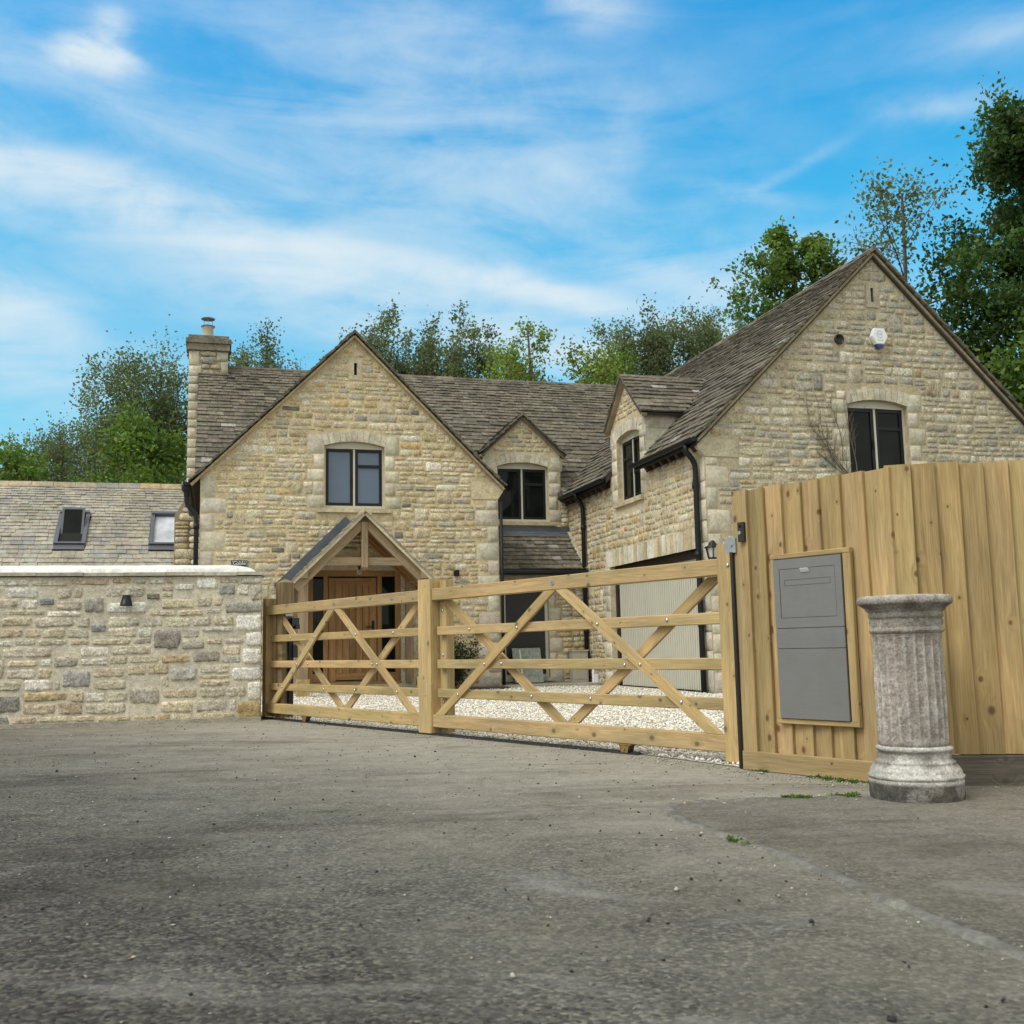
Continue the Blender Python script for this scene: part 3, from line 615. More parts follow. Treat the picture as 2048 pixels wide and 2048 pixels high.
def slit_vent(fr, cx, z0, z1, holes, tint=(0.45, 0.40, 0.29)):
    mb = MB(); a, b = cx-.11, cx+.11; zz0, zz1 = z0-.09, z1+.08
    mb.sheet([(a, zz0), (b, zz0), (b, zz1), (a, zz1)], [[(cx-.026, z0), (cx+.026, z0), (cx+.026, z1), (cx-.026, z1)]], (fr[0]+fr[3]*.012, *fr[1:]), .1, tint)
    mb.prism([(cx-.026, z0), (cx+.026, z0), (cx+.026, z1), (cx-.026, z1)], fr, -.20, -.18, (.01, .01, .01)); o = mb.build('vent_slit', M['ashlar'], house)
    holes.append((a-.005, b+.005, zz0-.005, zz1+.005)); return o

# ---- front gable with porch -------------------------------------------------
B1 = 4.70; FA = FF(B1); GX0, GX1, GC, GEZ, GAP = -7.20, -1.915, -4.565, 3.79, 6.42
gpoly = [(GX0, -.1), (GX1, -.1), (GX1, GEZ), (GC, GAP), (GX0, GEZ)]
DX0, DX1, DZ0, DZ1 = -5.365, -3.735, 0.13, 2.13
holes = []; mb = MB(); q_ = MB(); WC1 = -4.555; qs = []
jambs(q_, FA, WC1, holes); qs.append(('window_surround', q_)); q_ = MB(); slit = slit_vent(FA, -4.54, 5.66, 5.885, holes)
for d, xc in ((-1, DX0), (1, DX1)): quoins(q_, FA, xc, d, .0, 2.16, .26, .18, (.22, .34), holes)
voussoirs(q_, FA, (DX0+DX1)/2, (DX1-DX0)/2, DZ1-.03, .06, .22, 13, holes)
holes.append((DX0, DX1, 0, DZ1+.03)); qs.append(('door_surround', q_)); q_ = MB()
quoins(q_, FA, GX0, 1, 0, GEZ-.02, .44, .24, (.26, .36), holes); qs.append(('quoins', q_)); q_ = MB(); quoins(q_, FA, GX1, -1, 0, 3.42, .42, .22, (.25, .34), holes)
# kneeler stones under the eaves
q_.prism([(-2.42, 3.76), (-1.80, 3.76), (-1.80, 3.62), (-1.915, 3.44), (-2.42, 3.44)], FA, -.3, .012, (0.50, 0.43, 0.29)); holes.append((-2.42, -1.8, 3.42, 3.77))
mb.sheet(gpoly, [opening(WC1), slit_rect(-4.54, 5.66, 5.885), [(DX0, DZ0), (DX1, DZ0), (DX1, DZ1), (DX0, DZ1)]], FA, .38, (0.57, 0.475, 0.295), 0)
inner = [(GX0, 0), (GX1, 0), (GX1, GEZ-.06), (GC, GAP-.10), (GX0, GEZ-.06)]
rubble(mb, FA, inner, holes, HOUSE_PAL, (.065, .16), (.11, .38), .020, .0055, 1.3, 80, rc=.07)
wall1 = mb.build('wall', [M['mortar'], M['house_stone']], house)
wall1['label'] = 'tall gable wall with the oak front door and slit vent'
qs.append(('quoins', q_))
for nm_, q in qs: q.build(nm_, M['ashlar'], wall1)
window(FA, WC1, M['sky_reflect_glass'], M['sky_reflect_glass'], 'window with blue grey panes above the porch')
# side returns and end walls of the old range
mb = MB(); mb.box((GX0+.19, 6.85, 1.9), (.36, 3.9, 3.78), (0.44, 0.36, 0.22)); m2_ = MB(); m2_.box((GX1-.19, 5.7, 1.9), (.36, 1.55, 3.78), (0.44, 0.36, 0.22)); m2_.build('side_wall', M['house_stone'], house)
mb.prism([(6.3, 0), (12.2, 0), (12.2, 3.7), (9.25, 6.75), (6.3, 3.7)], FG(GX0+.01), -.36, 0, (0.44, 0.36, 0.22)); mb.build('end_wall', M['house_stone'], house)
mb = MB(); mb.box((-.6, 12.1, 1.85), (13.2, .3, 3.7), (0.44, 0.36, 0.22)); mb.box((5.95, 6.1, 1.85), (.28, 11.6, 3.7), (0.44, 0.36, 0.22)); mb.build('rear_wall', M['house_stone'], house)
# gable roof: ridge runs back along +b
def two_slope(apex, half_l, half_r, slope, b0, b1, pal_e, rw=.14, tile_r=True, name='roof', vcut=None, jl=.01, bl1=None):
    """gable roof with its ridge along b at a=apex[0], z=apex[1]"""
    ax, azz = apex; c = 1/sqrt(1+slope*slope); mb = MB(); nl = np.array([-slope*c, 0, c]); nr = np.array([slope*c, 0, c])
    for half, sg, nn in ((half_l, -1, nl), (half_r, 1, nr)):
        P0 = np.array([ax+sg*half, 0, azz-half*slope]); Sd = np.array([-sg*c, 0, slope*c]); L = half/c; Ud = np.array([0, 1., 0])
        slab(mb, P0, Ud, Sd, nn, b0+.09, b1, 0.0, L, -.05, -.008, (.05, .045, .04), 1)
        if sg < 0 or tile_r:
            fn = (lambda s: (b0, b1)) if vcut is None else vcut(sg, c)
            tiles(mb, P0, Ud, Sd, nn, L, fn, *pal_e, OLD_PAL, jl=jl)
    r = mb.build(name, [M['old_tile'], M['slate_dark']], house)
    mr = MB(); ridge(mr, (ax, b0-.01, azz+.03), (ax, b1, azz+.03), slope, rw, OLD_PAL); mr.build('ridge_tiles', M['old_tile'], r)
    return r
SL1 = (GAP-GEZ)/(GC-GX0)+0.0
rf1 = two_slope((GC, 6.425), 2.80, 2.765, SL1, B1-.13, 9.0, (.185, .10, (.17, .36)))
# pale mortar verge under the slates
mb = MB()
for sg, half in ((-1, 2.79), (1, 2.755)):
    p0 = np.array([GC+sg*half, B1-.03, 6.39-half*SL1-.02]); p1 = np.array([GC+sg*.0, B1-.03, 6.39-.02]); mb.beam(p0, p1, (0, 1, 0), .12, .042, .008, (0.42, 0.345, 0.215), segs=8)
mb.build('verge', M['mortar'], rf1)

# ---- main range -------------------------------------------------------------
D1 = -0.96; B2 = 6.30; FB = FF(B2); RB, RZ, SLM = 9.25, 6.87, 1.02
mb = MB(); c = 1/sqrt(1+SLM*SLM); EB = 6.12
P0 = np.array([0, EB, RZ-(RB-EB)*SLM]); Sd = np.array([0, c, SLM*c]); nM = np.array([0, -SLM*c, c]); LM = (RB-EB)/c
for a0_, a1_ in ((-7.30, D1-.74), (D1+.74, 6.2)): slab(mb, P0, (1, 0, 0), Sd, nM, a0_, a1_, 0, .9, -.08, -.008, (.05, .045, .04), 1)
slab(mb, P0, (1, 0, 0), Sd, nM, -7.30, 6.2, .9, LM, -.08, -.008, (.05, .045, .04), 1)
def mainx(s):
    b_ = EB+s*c; z_ = RZ-(RB-b_)*SLM; return (-7.33, min(2.9, 3.045-(6.85-z_)/.98+.25))
dsk1 = [(D1-.80, D1+.80, -.05, .45)]+[(D1-.76*(1-t), D1+.76*(1-t), .45+1.75*t, .45+1.75*t+.2) for t in np.linspace(0, .92, 9)]
tiles(mb, P0, (1, 0, 0), Sd, nM, LM, mainx, .185, .095, (.17, .36), OLD_PAL, skip=dsk1)
slab(mb, np.array([0, 2*RB-EB, P0[2]]), (1, 0, 0), np.array([0, -c, SLM*c]), np.array([0, SLM*c, c]), -7.30, 6.2, 0, LM, -.08, 0, (.15, .13, .1), 0)
rf2 = mb.build('roof', [M['old_tile'], M['slate_dark']], house); rf2['label'] = 'long main roof slope with its lichen spotted ridge'
mr = MB(); ridge(mr, (-7.33, RB, RZ+.03), (2.6, RB, RZ+.03), SLM, .15, OLD_PAL); mr.build('ridge_tiles', M['old_tile'], rf2)
# chimney on the far end wall
mb = MB(); q_ = MB(); CB = 9.0; FC = FF(CB); chh = []
mb.box(((-7.545-6.735)/2, CB+.36, 5.9), (.81, .70, 2.6), (0.42, 0.34, 0.2)); mb.box((-7.33, CB+.36, 2.4), (.43, .70, 4.6), (0.42, 0.34, 0.2)); mb.prism([(-7.77, 0), (-7.3, 0), (-7.3, 4.2), (-7.50, 4.05), (-7.77, 3.60)], FC, -.72, -.01, (0.34, 0.29, 0.19))
quoins(q_, FC, -7.545, 1, 4.2, 7.16, .26, .20, (.17, .27), chh, .008); q2_ = MB(); quoins(q2_, FC, -6.735, -1, 6.4, 7.16, .24, .17, (.22, .3), chh, .008)
rubble(mb, (FC[0]+FC[3]*0.008, *FC[1:]), [(-7.545, 4.2), (-6.735, 4.2), (-6.735, 7.16), (-7.545, 7.16)], chh, WING_PAL, (.10, .17), (.16, .34), .012, .014, 1.0, 0)
rubble(mb, FC, [(-7.76, 0.5), (-7.2, 0.5), (-7.2, 4.1), (-7.52, 3.95), (-7.76, 3.5)], [], HOUSE_PAL, (.12, .22), (.2, .36), .012, .014, .8, 0)
ch = mb.build('chimney', [M['mortar'], M['house_stone']], house); q_.build('quoins', M['ashlar'], ch); q2_.build('quoins', M['ashlar'], ch)
mb = MB(); mb.box((-7.14, CB+.36, 7.25), (.88, .84, .15), (0.27, 0.24, 0.185)); mb.box((-7.14, CB+.36, 7.37), (.94, .92, .10), (0.20, 0.18, 0.14)); mb.box((-7.14, CB+.36, 7.46), (.84, .80, .085), (0.22, 0.20, 0.16)); mb.build('cap', M['old_tile'], ch)
mb = MB(); mb.lathe([(.125, 0), (.125, .02), (.118, .05), (.112, .24), (.125, .26), (.125, .29), (.10, .29)], (-7.165, CB+.3, 7.50), 24); mb.build('chimney_pot', M['pot'], ch, True)
mb = MB(); mb.lathe([(.10, .28), (.145, .285), (.15, .30), (.06, .33)], (-7.165, CB+.3, 7.50), 24); mb.lathe([(.145, .455), (.15, .47), (.08, .495), (.01, .50)], (-7.165, CB+.3, 7.50), 24)
for t in (0.5, 2.6, 4.7): mb.tube([(-7.165+.10*cos(t), CB+.3+.10*sin(t), 7.80), (-7.165+.10*cos(t), CB+.3+.10*sin(t), 7.97)], .006, 6)
mb.build('cowl', M['galv'], ch)

# ---- dormer facing the road -------------------------------------------------
def dormer(fr, cx, zb, half, left_ext, apex_z, depth_dir, gl, wl, pal):
    """stone dormer front in frame fr; its roof runs back along -normal"""
    o, x, y, nn = fr; zE = apex_z-.06-(half+.10)*.92; hs_ = []; mb = MB(); q_ = MB()
    jambs(q_, fr, cx, hs_); hs_.append((cx-.82, cx+.82, 3.2, 4.36)); hs_.append((cx-.82, cx+.82, 4.3, 4.60))
    for d in (-1, 1): q_.prism([(cx+d*.70, 4.36), (cx+d*half, 4.36), (cx+d*half, 4.62), (cx+d*.70, 4.62)][::d], fr, -.02, .008, pick(ASH), 0)
    zt = lambda xx: apex_z-.09-abs(xx-cx)*.92
    mb.sheet([(cx-half, zb), (cx+half, zb), (cx+half, zt(cx+half)), (cx, zt(cx)), (cx-half, zt(cx-half))], [opening(cx)], fr, .30, (0.57, 0.485, 0.325), 0)
    rubble(mb, fr, [(cx-half+.01, zb), (cx+half-.01, zb), (cx+half-.01, zt(cx+half)-.03), (cx, zt(cx)-.05), (cx-half+.01, zt(cx-half)-.03)], hs_, pal, (.07, .13), (.12, .30), .018, .006, 1.2, 0)
    for d in (-1, 1):       # cheeks
        cxx = cx+d*half; dep = 1.1; P = o+x*(cxx-d*.15); mb.prism([(0.3, zb+.0), (dep, zb+.9), (dep, zt(cxx)), (0.3, zt(cxx))], (P, -nn, y, x*d), 0, .148, (0.42, 0.37, 0.26), 0)
        q_.prism([(0.0, 3.9), (.42, 3.9), (.42, 4.34), (0.0, 4.34)], (P, -nn, y, x*d), .1, .155, pick(ASH), 0); q_.prism([(0.0, 4.346), (.55, 4.346), (.55, zt(cxx)), (0.0, zt(cxx))], (P, -nn, y, x*d), .1, .155, pick(ASH), 0); q_.prism([(.426, 3.95), (.8, 4.15), (.8, 4.34), (.426, 4.34)], (P, -nn, y, x*d), .1, .155, pick(ASH), 0)
    wall = mb.build('wall', [M['mortar'], M['house_stone']], house); wall['label'] = wl; q_.build('quoins', M['ashlar'], wall)
    mb = MB(); c_ = 1/sqrt(1+.92**2); hr_ = half+.11
    for sg in (-1, 1):
        P0 = o+x*(cx+sg*hr_)+y*(apex_z-.055-hr_*.92); Sd = -x*sg*c_+y*.92*c_; nn2 = x*sg*.92*c_+y*c_; L = hr_/c_
        lim = lambda s: (-.11, 0.72+1.05*s*.92*c_)
        slab(mb, P0, -nn, Sd, nn2, -.10, 0.75, 0, L, -.05, -.006, (.05, .045, .04), 1); slab(mb, P0, -nn, Sd, nn2, .75, 1.45, .35, L, -.05, -.006, (.05, .045, .04), 1)
        tiles(mb, P0, -nn, Sd, nn2, L, lim, .15, .105, (.16, .34), OLD_PAL)
    r = mb.build('roof', [M['old_tile'], M['slate_dark']], house); r['label'] = wl.replace('wall', 'roof')
    mr = MB(); ridge(mr, o+y*(apex_z-.03)+x*cx+nn*.115, o+y*(apex_z-.03)+x*cx-nn*1.75, .92, .11, OLD_PAL, .36); mr.build('ridge_tiles', M['old_tile'], r)
    mb = MB()
    for sg in (-1, 1): mb.beam(o+x*(cx+sg*hr_)+y*(apex_z-.10-hr_*.92)+nn*.045, o+x*cx+y*(apex_z-.10)+nn*.045, nn, .10, .05, .01, (0.36, 0.29, 0.185), segs=5)
    mb.build('verge', M['mortar'], r)
D1 = -0.96
dormer(FB, D1, 3.05, .79, 0, 5.46, 1, M['dark_glass'], 'dormer wall between the two gables', HOUSE_PAL)
window(FB, D1, M['dark_glass'], M['dark_glass'], 'dark dormer window above the lean-to roof')
mb = MB(); hs_ = [(D1-.79, D1+.79, 3.0, 4.6)]
mb.sheet([(-1.95, 0), (0.05, 0), (.05, 3.72), (D1+.785, 3.72), (D1+.785, 3.055), (D1-.785, 3.055), (D1-.785, 3.72), (-1.95, 3.72)], [], FB, .33, (0.57, 0.485, 0.325), 0)
rubble(mb, FB, [(-1.93, 2.9), (0, 2.9), (0, 3.7), (-1.93, 3.7)], hs_, HOUSE_PAL, (.08, .13), (.12, .24), .012, .014, 1, 0)
mb.build('wall', [M['mortar'], M['house_stone']], house)
# lean-to roof and its wall with the dark door
mb = MB(); s0 = np.array([0, 5.24, 2.17]); s1 = np.array([0, 6.27, 2.98]); Ld = np.linalg.norm(s1-s0); Sd = (s1-s0)/Ld; nn_ = np.array([0, -Sd[2], Sd[1]])
slab(mb, s0, (1, 0, 0), Sd, nn_, -1.92, .0, 0, Ld, -.07, -.008, (.05, .045, .04), 1); tiles(mb, s0, (1, 0, 0), Sd, nn_, Ld, lambda s: (-1.92, -.03-.12*(1-s/Ld)*0), .15, .12, (.18, .36), OLD_PAL)
r3 = mb.build('roof', [M['old_tile'], M['slate_dark']], house); r3['label'] = 'small lean-to roof under the dormer window'
mb = MB(); slab(mb, s0, (1, 0, 0), Sd, nn_, -1.92, -.02, Ld-.16, Ld+.01, .035, .05); mb.box((-.96, 6.28, 3.05), (1.9, .02, .16)); mb.build('flashing', M['lead'], r3)
mb = MB(); mb.beam(s0+np.array([-.03, 0, 0])+nn_*.03, s1+np.array([-.03, 0, 0])+nn_*.03, (1, 0, 0), .09, .06, .02, (0.42, 0.38, 0.29), segs=4); mb.build('fillet', M['mortar'], r3)
B3 = 5.42; FD = FF(B3); mb = MB(); q_ = MB(); hs_ = []
RX0, RX1, RZ0, RZ1 = -1.70, -.76, .13, 2.0
quoins(q_, FD, RX1, 1, .05, 2.1, .27, .15, (.22, .34), hs_)
hs_.append((RX0, RX1, 0, 2.1))
mb.sheet([(-1.92, -.05), (-.0, -.05), (-.0, 2.12), (-1.92, 2.12)], [[(RX0, RZ0), (RX1, RZ0), (RX1, RZ1), (RX0, RZ1)]], FD, .30, (0.40, 0.335, 0.21), 0)
rubble(mb, FD, [(-.76, 0.04), (-.02, 0.04), (-.02, 2.1), (-.76, 2.1)], hs_, HOUSE_PAL, (.09, .15), (.14, .3), .012, .014, 1, 0)
w3 = mb.build('wall', [M['mortar'], M['house_stone']], house); q_.build('quoins', M['ashlar'], w3)
dr = part('rear_door', house, 'dark ribbed door under the lean-to roof'); mb = MB()
mb.sheet([(RX0, RZ0), (RX1, RZ0), (RX1, RZ1), (RX0, RZ1)], [[(RX0+.10, RZ0+.075), (RX1-.055, RZ0+.075), (RX1-.055, RZ1-.05), (RX0+.10, RZ1-.05)]], (FD[0]-FD[3]*.06, *FD[1:]), .07); mb.build('frame', M['cream_paint'], dr)
mb = MB(); mb.prism([(RX0-.02, RZ0-.05), (RX1+.06, RZ0-.05), (RX1+.06, RZ0+.02), (RX0-.02, RZ0+.02)], FD, -.06, .05, (0.40, 0.38, 0.33)); mb.build('threshold', M['ashlar'], dr)
mb = MB(); k = 21; xs = np.linspace(RX0+.10, RX1-.055, k+1)
for i in range(k): mb.prism([(xs[i]+.003, RZ0+.076), (xs[i+1]-.003, RZ0+.076), (xs[i+1]-.003, RZ1-.05), (xs[i]+.003, RZ1-.05)], FD, -.12, -.092)
mb.prism([(RX0+.10, RZ0+.076), (RX1-.055, RZ0+.076), (RX1-.055, RZ1-.05), (RX0+.10, RZ1-.05)], FD, -.13, -.10); mb.build('door_panel', M['dark_door'], dr)
mb = MB(); mb.beam((-1.92, 5.21, 2.125), (-.02, 5.21, 2.125), (0, 0, 1), .10, .10, .03); mb.build('gutter', M['black_metal'], house)

# ---- garage wing ------------------------------------------------------------
FW = FF(0.0); FGa = FG(0.0); AX, AZ, SLW = 3.045, 6.85, .98; EW = .17
wp = [(0, -.1), (6.09, -.1), (6.09, 3.84), (AX, AZ-.02), (0, 3.84)]
holes = []; mb = MB(); q_ = MB(); WC2 = 2.99; qs = []
jambs(q_, FW, WC2, holes); qs.append(('window_surround', q_)); q_ = MB(); quoins(q_, FW, 6.09, -1, 0, 3.6, .4, .2, (.26, .36), holes); qs.append(('quoins', q_)); q_ = MB(); slit_vent(FW, 3.02, 6.02, 6.25, holes, (0.40, 0.365, 0.28))
quoins(q_, FW, 0, 1, 0, 3.45, .42, .20, (.26, .36), holes); qs.append(('quoins', q_))
q_.prism([(-.12, 3.74), (.55, 3.74), (.55, 3.46), (0, 3.46), (-.12, 3.60)], FW, -.3, .012, (0.46, 0.41, 0.29)); holes.append((0, .55, 3.44, 3.76))
holes.append((2.29, 2.46, 5.29, 5.46))
mb.sheet(wp, [opening(WC2), slit_rect(3.02, 6.02, 6.25)], FW, .35, (0.45, 0.39, 0.265), 0)
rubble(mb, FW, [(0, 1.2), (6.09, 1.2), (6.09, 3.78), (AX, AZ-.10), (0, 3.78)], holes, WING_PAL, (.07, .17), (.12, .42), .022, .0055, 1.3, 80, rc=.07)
wall2 = mb.build('wall', [M['mortar'], M['house_stone']], house); wall2['label'] = 'broad wing gable wall with the white alarm box'
for nm_, q in qs: q.build(nm_, M['ashlar'], wall2)
window(FW, WC2, M['dark_glass'], M['dark_glass'], 'dark window in the wing gable above the fence')
mb = MB(); mb.lathe([(.082, 0), (.082, .03), (.07, .032), (.066, -.03), (.05, -.05), (.0, -.05)], (2.375, 0.0, 5.374), 24, axis=(0, -1, 0)); mb.build('vent_pipe', M['black_plastic'], house, True)
GX = (0.30, 4.06); GZ = 2.13; D2 = 2.99; qs = []
holes = []; mb = MB(); holes.append((D2-.66, D2+.66, 3.14, 3.6)); q_ = MB()
quoins(q_, FGa, 0, 1, 0, 3.5, .26, .2, (.26, .36), holes); qs.append(('quoins', q_)); q_ = MB()
for d, xc in ((1, GX[1]),): quoins(q_, FGa, xc, d, 0, 2.13, .34, .22, (.24, .34), holes)
qs.append(('quoins', q_)); q_ = MB(); qs.append(('lintel_stones', q_))
x = GX[0]-.02
while x < GX[1]+.15:
    wd = random.uniform(.10, .19); zz = random.uniform(.27, .33); q_.prism([(x+.004, GZ), (x+wd-.004, GZ), (x+wd-.004, GZ+zz), (x+.004, GZ+zz)], FGa, -.15, random.uniform(.004, .016), jit(random.choice([(0.53, 0.48, 0.36), (0.50, 0.42, 0.27), (0.46, 0.38, 0.24), (0.60, 0.57, 0.48)])), 0); x += wd
holes += [(GX[0]-.03, GX[1]+.2, GZ, GZ+.31), (GX[0], GX[1], 0, GZ), (D2-.79, D2+.79, 3.1, 5)]
mb.sheet([(0.002, -.1), (6.3, -.1), (6.3, 3.76), (D2+.79, 3.76), (D2+.79, 3.1), (D2-.79, 3.1), (D2-.79, 3.76), (0.002, 3.76)], [[(GX[0], -.09), (GX[1], -.09), (GX[1], GZ), (GX[0], GZ)]], FGa, .36, (0.55, 0.485, 0.35), 0)
BRIGHT = [((0.52, 0.44, 0.285), 28), ((0.57, 0.50, 0.35), 20), ((0.47, 0.385, 0.23), 18), ((0.60, 0.55, 0.42), 12), ((0.45, 0.405, 0.30), 12), ((0.47, 0.335, 0.155), 9)]
rubble(mb, FGa, [(0.0, 0), (6.28, 0), (6.28, 3.62), (0.0, 3.62)], holes, BRIGHT, (.065, .15), (.10, .30), .019, .0065, 1.3, 50, rc=.07)
wall3 = mb.build('wall', [M['mortar'], M['house_stone']], house); wall3['label'] = 'bright side wall of the wing above the garage door'
for nm_, q in qs: q.build(nm_, M['ashlar'], wall3)
dormer(FGa, D2, 3.1, .79, 0, 5.47, 1, M['dark_glass'], 'dormer wall rising from the garage side', BRIGHT)
window(FGa, D2, M['dark_glass'], M['dark_glass'], 'dark dormer window above the garage door')
mb = MB(); c = 1/sqrt(1+SLW*SLW); BE = RB+.5
nl = np.array([-SLW*c, 0, c]); P0 = np.array([-EW, 0, AZ-(AX+EW)*SLW]); Sd = np.array([c, 0, SLW*c]); LW = (AX+EW)/c
def wingx(s):
    a_ = -EW+s*c; z_ = AZ-(AX-a_)*SLW; return (-.12, min(BE, RB-(RZ-z_)/SLM+.12))
dsk = [(D2-.86, D2+.86, -.05, .30)]+[(D2-.80*(1-t), D2+.80*(1-t), .30+1.95*t, .30+1.95*t+.2) for t in np.linspace(0, .92, 9)]
tiles(mb, P0, (0, 1, 0), Sd, nl, LW, wingx, .185, .095, (.17, .36), OLD_PAL, skip=dsk)
for b0_, b1_ in ((-.05, D2-.84), (D2+.84, 6.3)): slab(mb, P0, (0, 1, 0), Sd, nl, b0_, b1_, 0, 1.2, -.08, -.008, (.05, .045, .04), 1)
slab(mb, P0, (0, 1, 0), Sd, nl, -.05, BE, 1.2, LW, -.08, -.008, (.05, .045, .04), 1)
P1 = np.array([2*AX+EW, 0, P0[2]]); nr_ = np.array([SLW*c, 0, c]); Sr = np.array([-c, 0, SLW*c])
slab(mb, P1, (0, 1, 0), Sr, nr_, -.05, BE, 0, LW, -.08, -.008, (.05, .045, .04), 1); tiles(mb, P1, (0, 1, 0), Sr, nr_, LW, lambda s: (-.12, BE), .20, .105, (.2, .42), OLD_PAL)
rf4 = mb.build('roof', [M['old_tile'], M['slate_dark']], house); rf4['label'] = 'steep wing roof with a dormer over the garage'
mr = MB(); ridge(mr, (AX, -.13, AZ+.03), (AX, RB+.2, AZ+.03), SLW, .15, OLD_PAL); mr.build('ridge_tiles', M['old_tile'], rf4)
mb = MB()
for sg in (-1, 1): mb.beam((AX+sg*(AX+EW-.03), -.025, AZ-.050-(AX+EW-.03)*SLW), (AX, -.025, AZ-.050), (0, 1, 0), .11, .042, .008, (0.34, 0.285, 0.19), segs=8)
mb.build('verge', M['mortar'], rf4)
# eaves: rafter feet, gutters, down pipes
zg = P0[2]
for bs, (b0_, b1_) in ((np.arange(.12, D2-.9, .30), (.0, D2-.84)), (np.arange(D2+1.05, 6.2, .30), (D2+.9, 6.28))):
    mb = MB()
    for b_ in bs: mb.beam((-.13, b_, zg-.11), (.02, b_, zg-.0), (0, 1, 0), .09, .13, .004)
    mb.box((-.005, (b0_+b1_)/2, zg-.045), (.03, b1_-b0_, .15)); mb.build('rafter_feet', M['dark_timber'], house)
mb = MB()
def gutter(p0, p1):
    p0 = np.array(p0); p1 = np.array(p1); a = (p1-p0)/np.linalg.norm(p1-p0); h = np.cross(a, [0, 0, 1]); v = []; f = []
    for q in (p0, p1):
        for r_ in (.062, .055):
            for t in np.linspace(0, pi, 9): v.append(q+h*r_*cos(t)-np.array([0, 0, 1])*r_*sin(t))
    for i in range(8): f += [(i, i+1, 18+i+1, 18+i), (9+i, 27+i, 27+i+1, 9+i+1), (i, 9+i, 9+i+1, i+1), (18+i, 18+i+1, 27+i+1, 27+i)]
    f += [(0, 18, 27, 9), (8, 17, 35, 26)]; mb.add(v, f)
    for q in (p0, p1): mb.add([q+h*.062*cos(t)-np.array([0, 0, 1])*.062*sin(t) for t in np.linspace(0, pi, 9)], [tuple(range(9))])
for b0_, b1_ in ((-.10, D2-.66), (D2+.72, 6.2)):
    mb = MB(); gutter((-EW-.045, b0_, zg+.015), (-EW-.045, b1_, zg+.015))
    mb.box((-EW+.01, (b0_+b1_)/2, zg-.03), (.02, b1_-b0_, .12)); mb.build('gutter', M['black_metal'], house)
mb = MB(); gutter((GC-2.86, B1-.1, 6.42-2.80*SL1+.0), (GC-2.86, 8.9, 6.42-2.80*SL1+.0)); mb.build('gutter', M['black_metal'], house)
def drain(pts, r=.04, name='drainpipe', cl=()):
    mb = MB(); P = []
    for i in range(len(pts)): P.append(np.array(pts[i], float))
    mb.tube(P, r, 12)
    for q in cl: mb.tube([np.array(q)-np.array([0, 0, .045]), np.array(q)+np.array([0, 0, .045])], r+.009, 12)
    return mb.build(name, M['black_metal'], house, True)
drain([(-EW-.04, .18, zg-.02), (-EW-.04, .18, zg-.14), (-.12, .18, zg-.25), (-.075, .18, zg-.34), (-.07, .18, zg-.45), (-.07, .20, 1.0), (-.07, .20, 0)], .042, cl=[(-.07, .2, 3.05), (-.07, .2, 2.02), (-.07, .2, 1.0)])
drain([(-EW-.04, 5.25, zg-.02), (-EW-.04, 5.25, zg-.12), (-.12, 5.25, zg-.2), (-.075, 5.25, zg-.3), (-.07, 5.25, zg-.4), (-.07, 5.25, 0.02)], .042, cl=[(-.07, 5.25, 3.0), (-.07, 5.25, 2.1), (-.07, 5.25, 1.0)])
zl = 6.42-2.80*SL1
drain([(GC-2.86, B1+.06, zl-.03), (GC-2.86, B1+.06, zl-.30), (GC-2.84, B1+.05, zl-.38), (GX0-.07, B1+.02, zl-.52), (GX0-.055, B1+.0, zl-.65), (GX0-.055, B1, .0)], .04, cl=[(GX0-.055, B1, zl-.75), (GX0-.055, B1, 1.9)])
mb = MB(); mb.lathe([(.045, -.12), (.05, -.04), (.085, .0), (.09, .09), (.07, .09)], (GC-2.86, B1+.06, zl-.12), 12); mb.build('hopper', M['black_metal'], house)
drain([(GX1+.045, B1-.03, 3.40), (GX1+.045, B1-.03, .02)], .03)
# garage door
gd = part('garage_door', house, 'wide cream ribbed garage door'); mb = MB()
mb.sheet([(GX[0], 0), (GX[1], 0), (GX[1], GZ), (GX[0], GZ)], [[(GX[0]+.07, 0.001), (GX[1]-.07, 0.001), (GX[1]-.07, GZ-.12), (GX[0]+.07, GZ-.12)]], (FGa[0]-FGa[3]*.10, *FGa[1:]), .08); mb.build('frame', M['dark_timber'], gd)
mb = MB(); xs = np.arange(GX[0]+.07, GX[1]-.07, .083)
mb.prism([(GX[0]+.07, .012), (GX[1]-.07, .012), (GX[1]-.07, GZ-.12), (GX[0]+.07, GZ-.12)], FGa, -.18, -.155)
for i in range(len(xs)-1): mb.prism([(xs[i]+.009, .02), (xs[i+1]-.009, .02), (xs[i+1]-.009, GZ-.13), (xs[i]+.009, GZ-.13)], FGa, -.176, -.138)
mb.build('door_panel', M['garage_paint'], gd)
mb = MB(); mb.box((.125, 2.15, .92), (.05, .035, .16)); mb.beam((.085, 2.15, .98), (.085, 2.02, .98), (0, 0, 1), .03, .025); mb.build('handle', M['black_plastic'], gd)
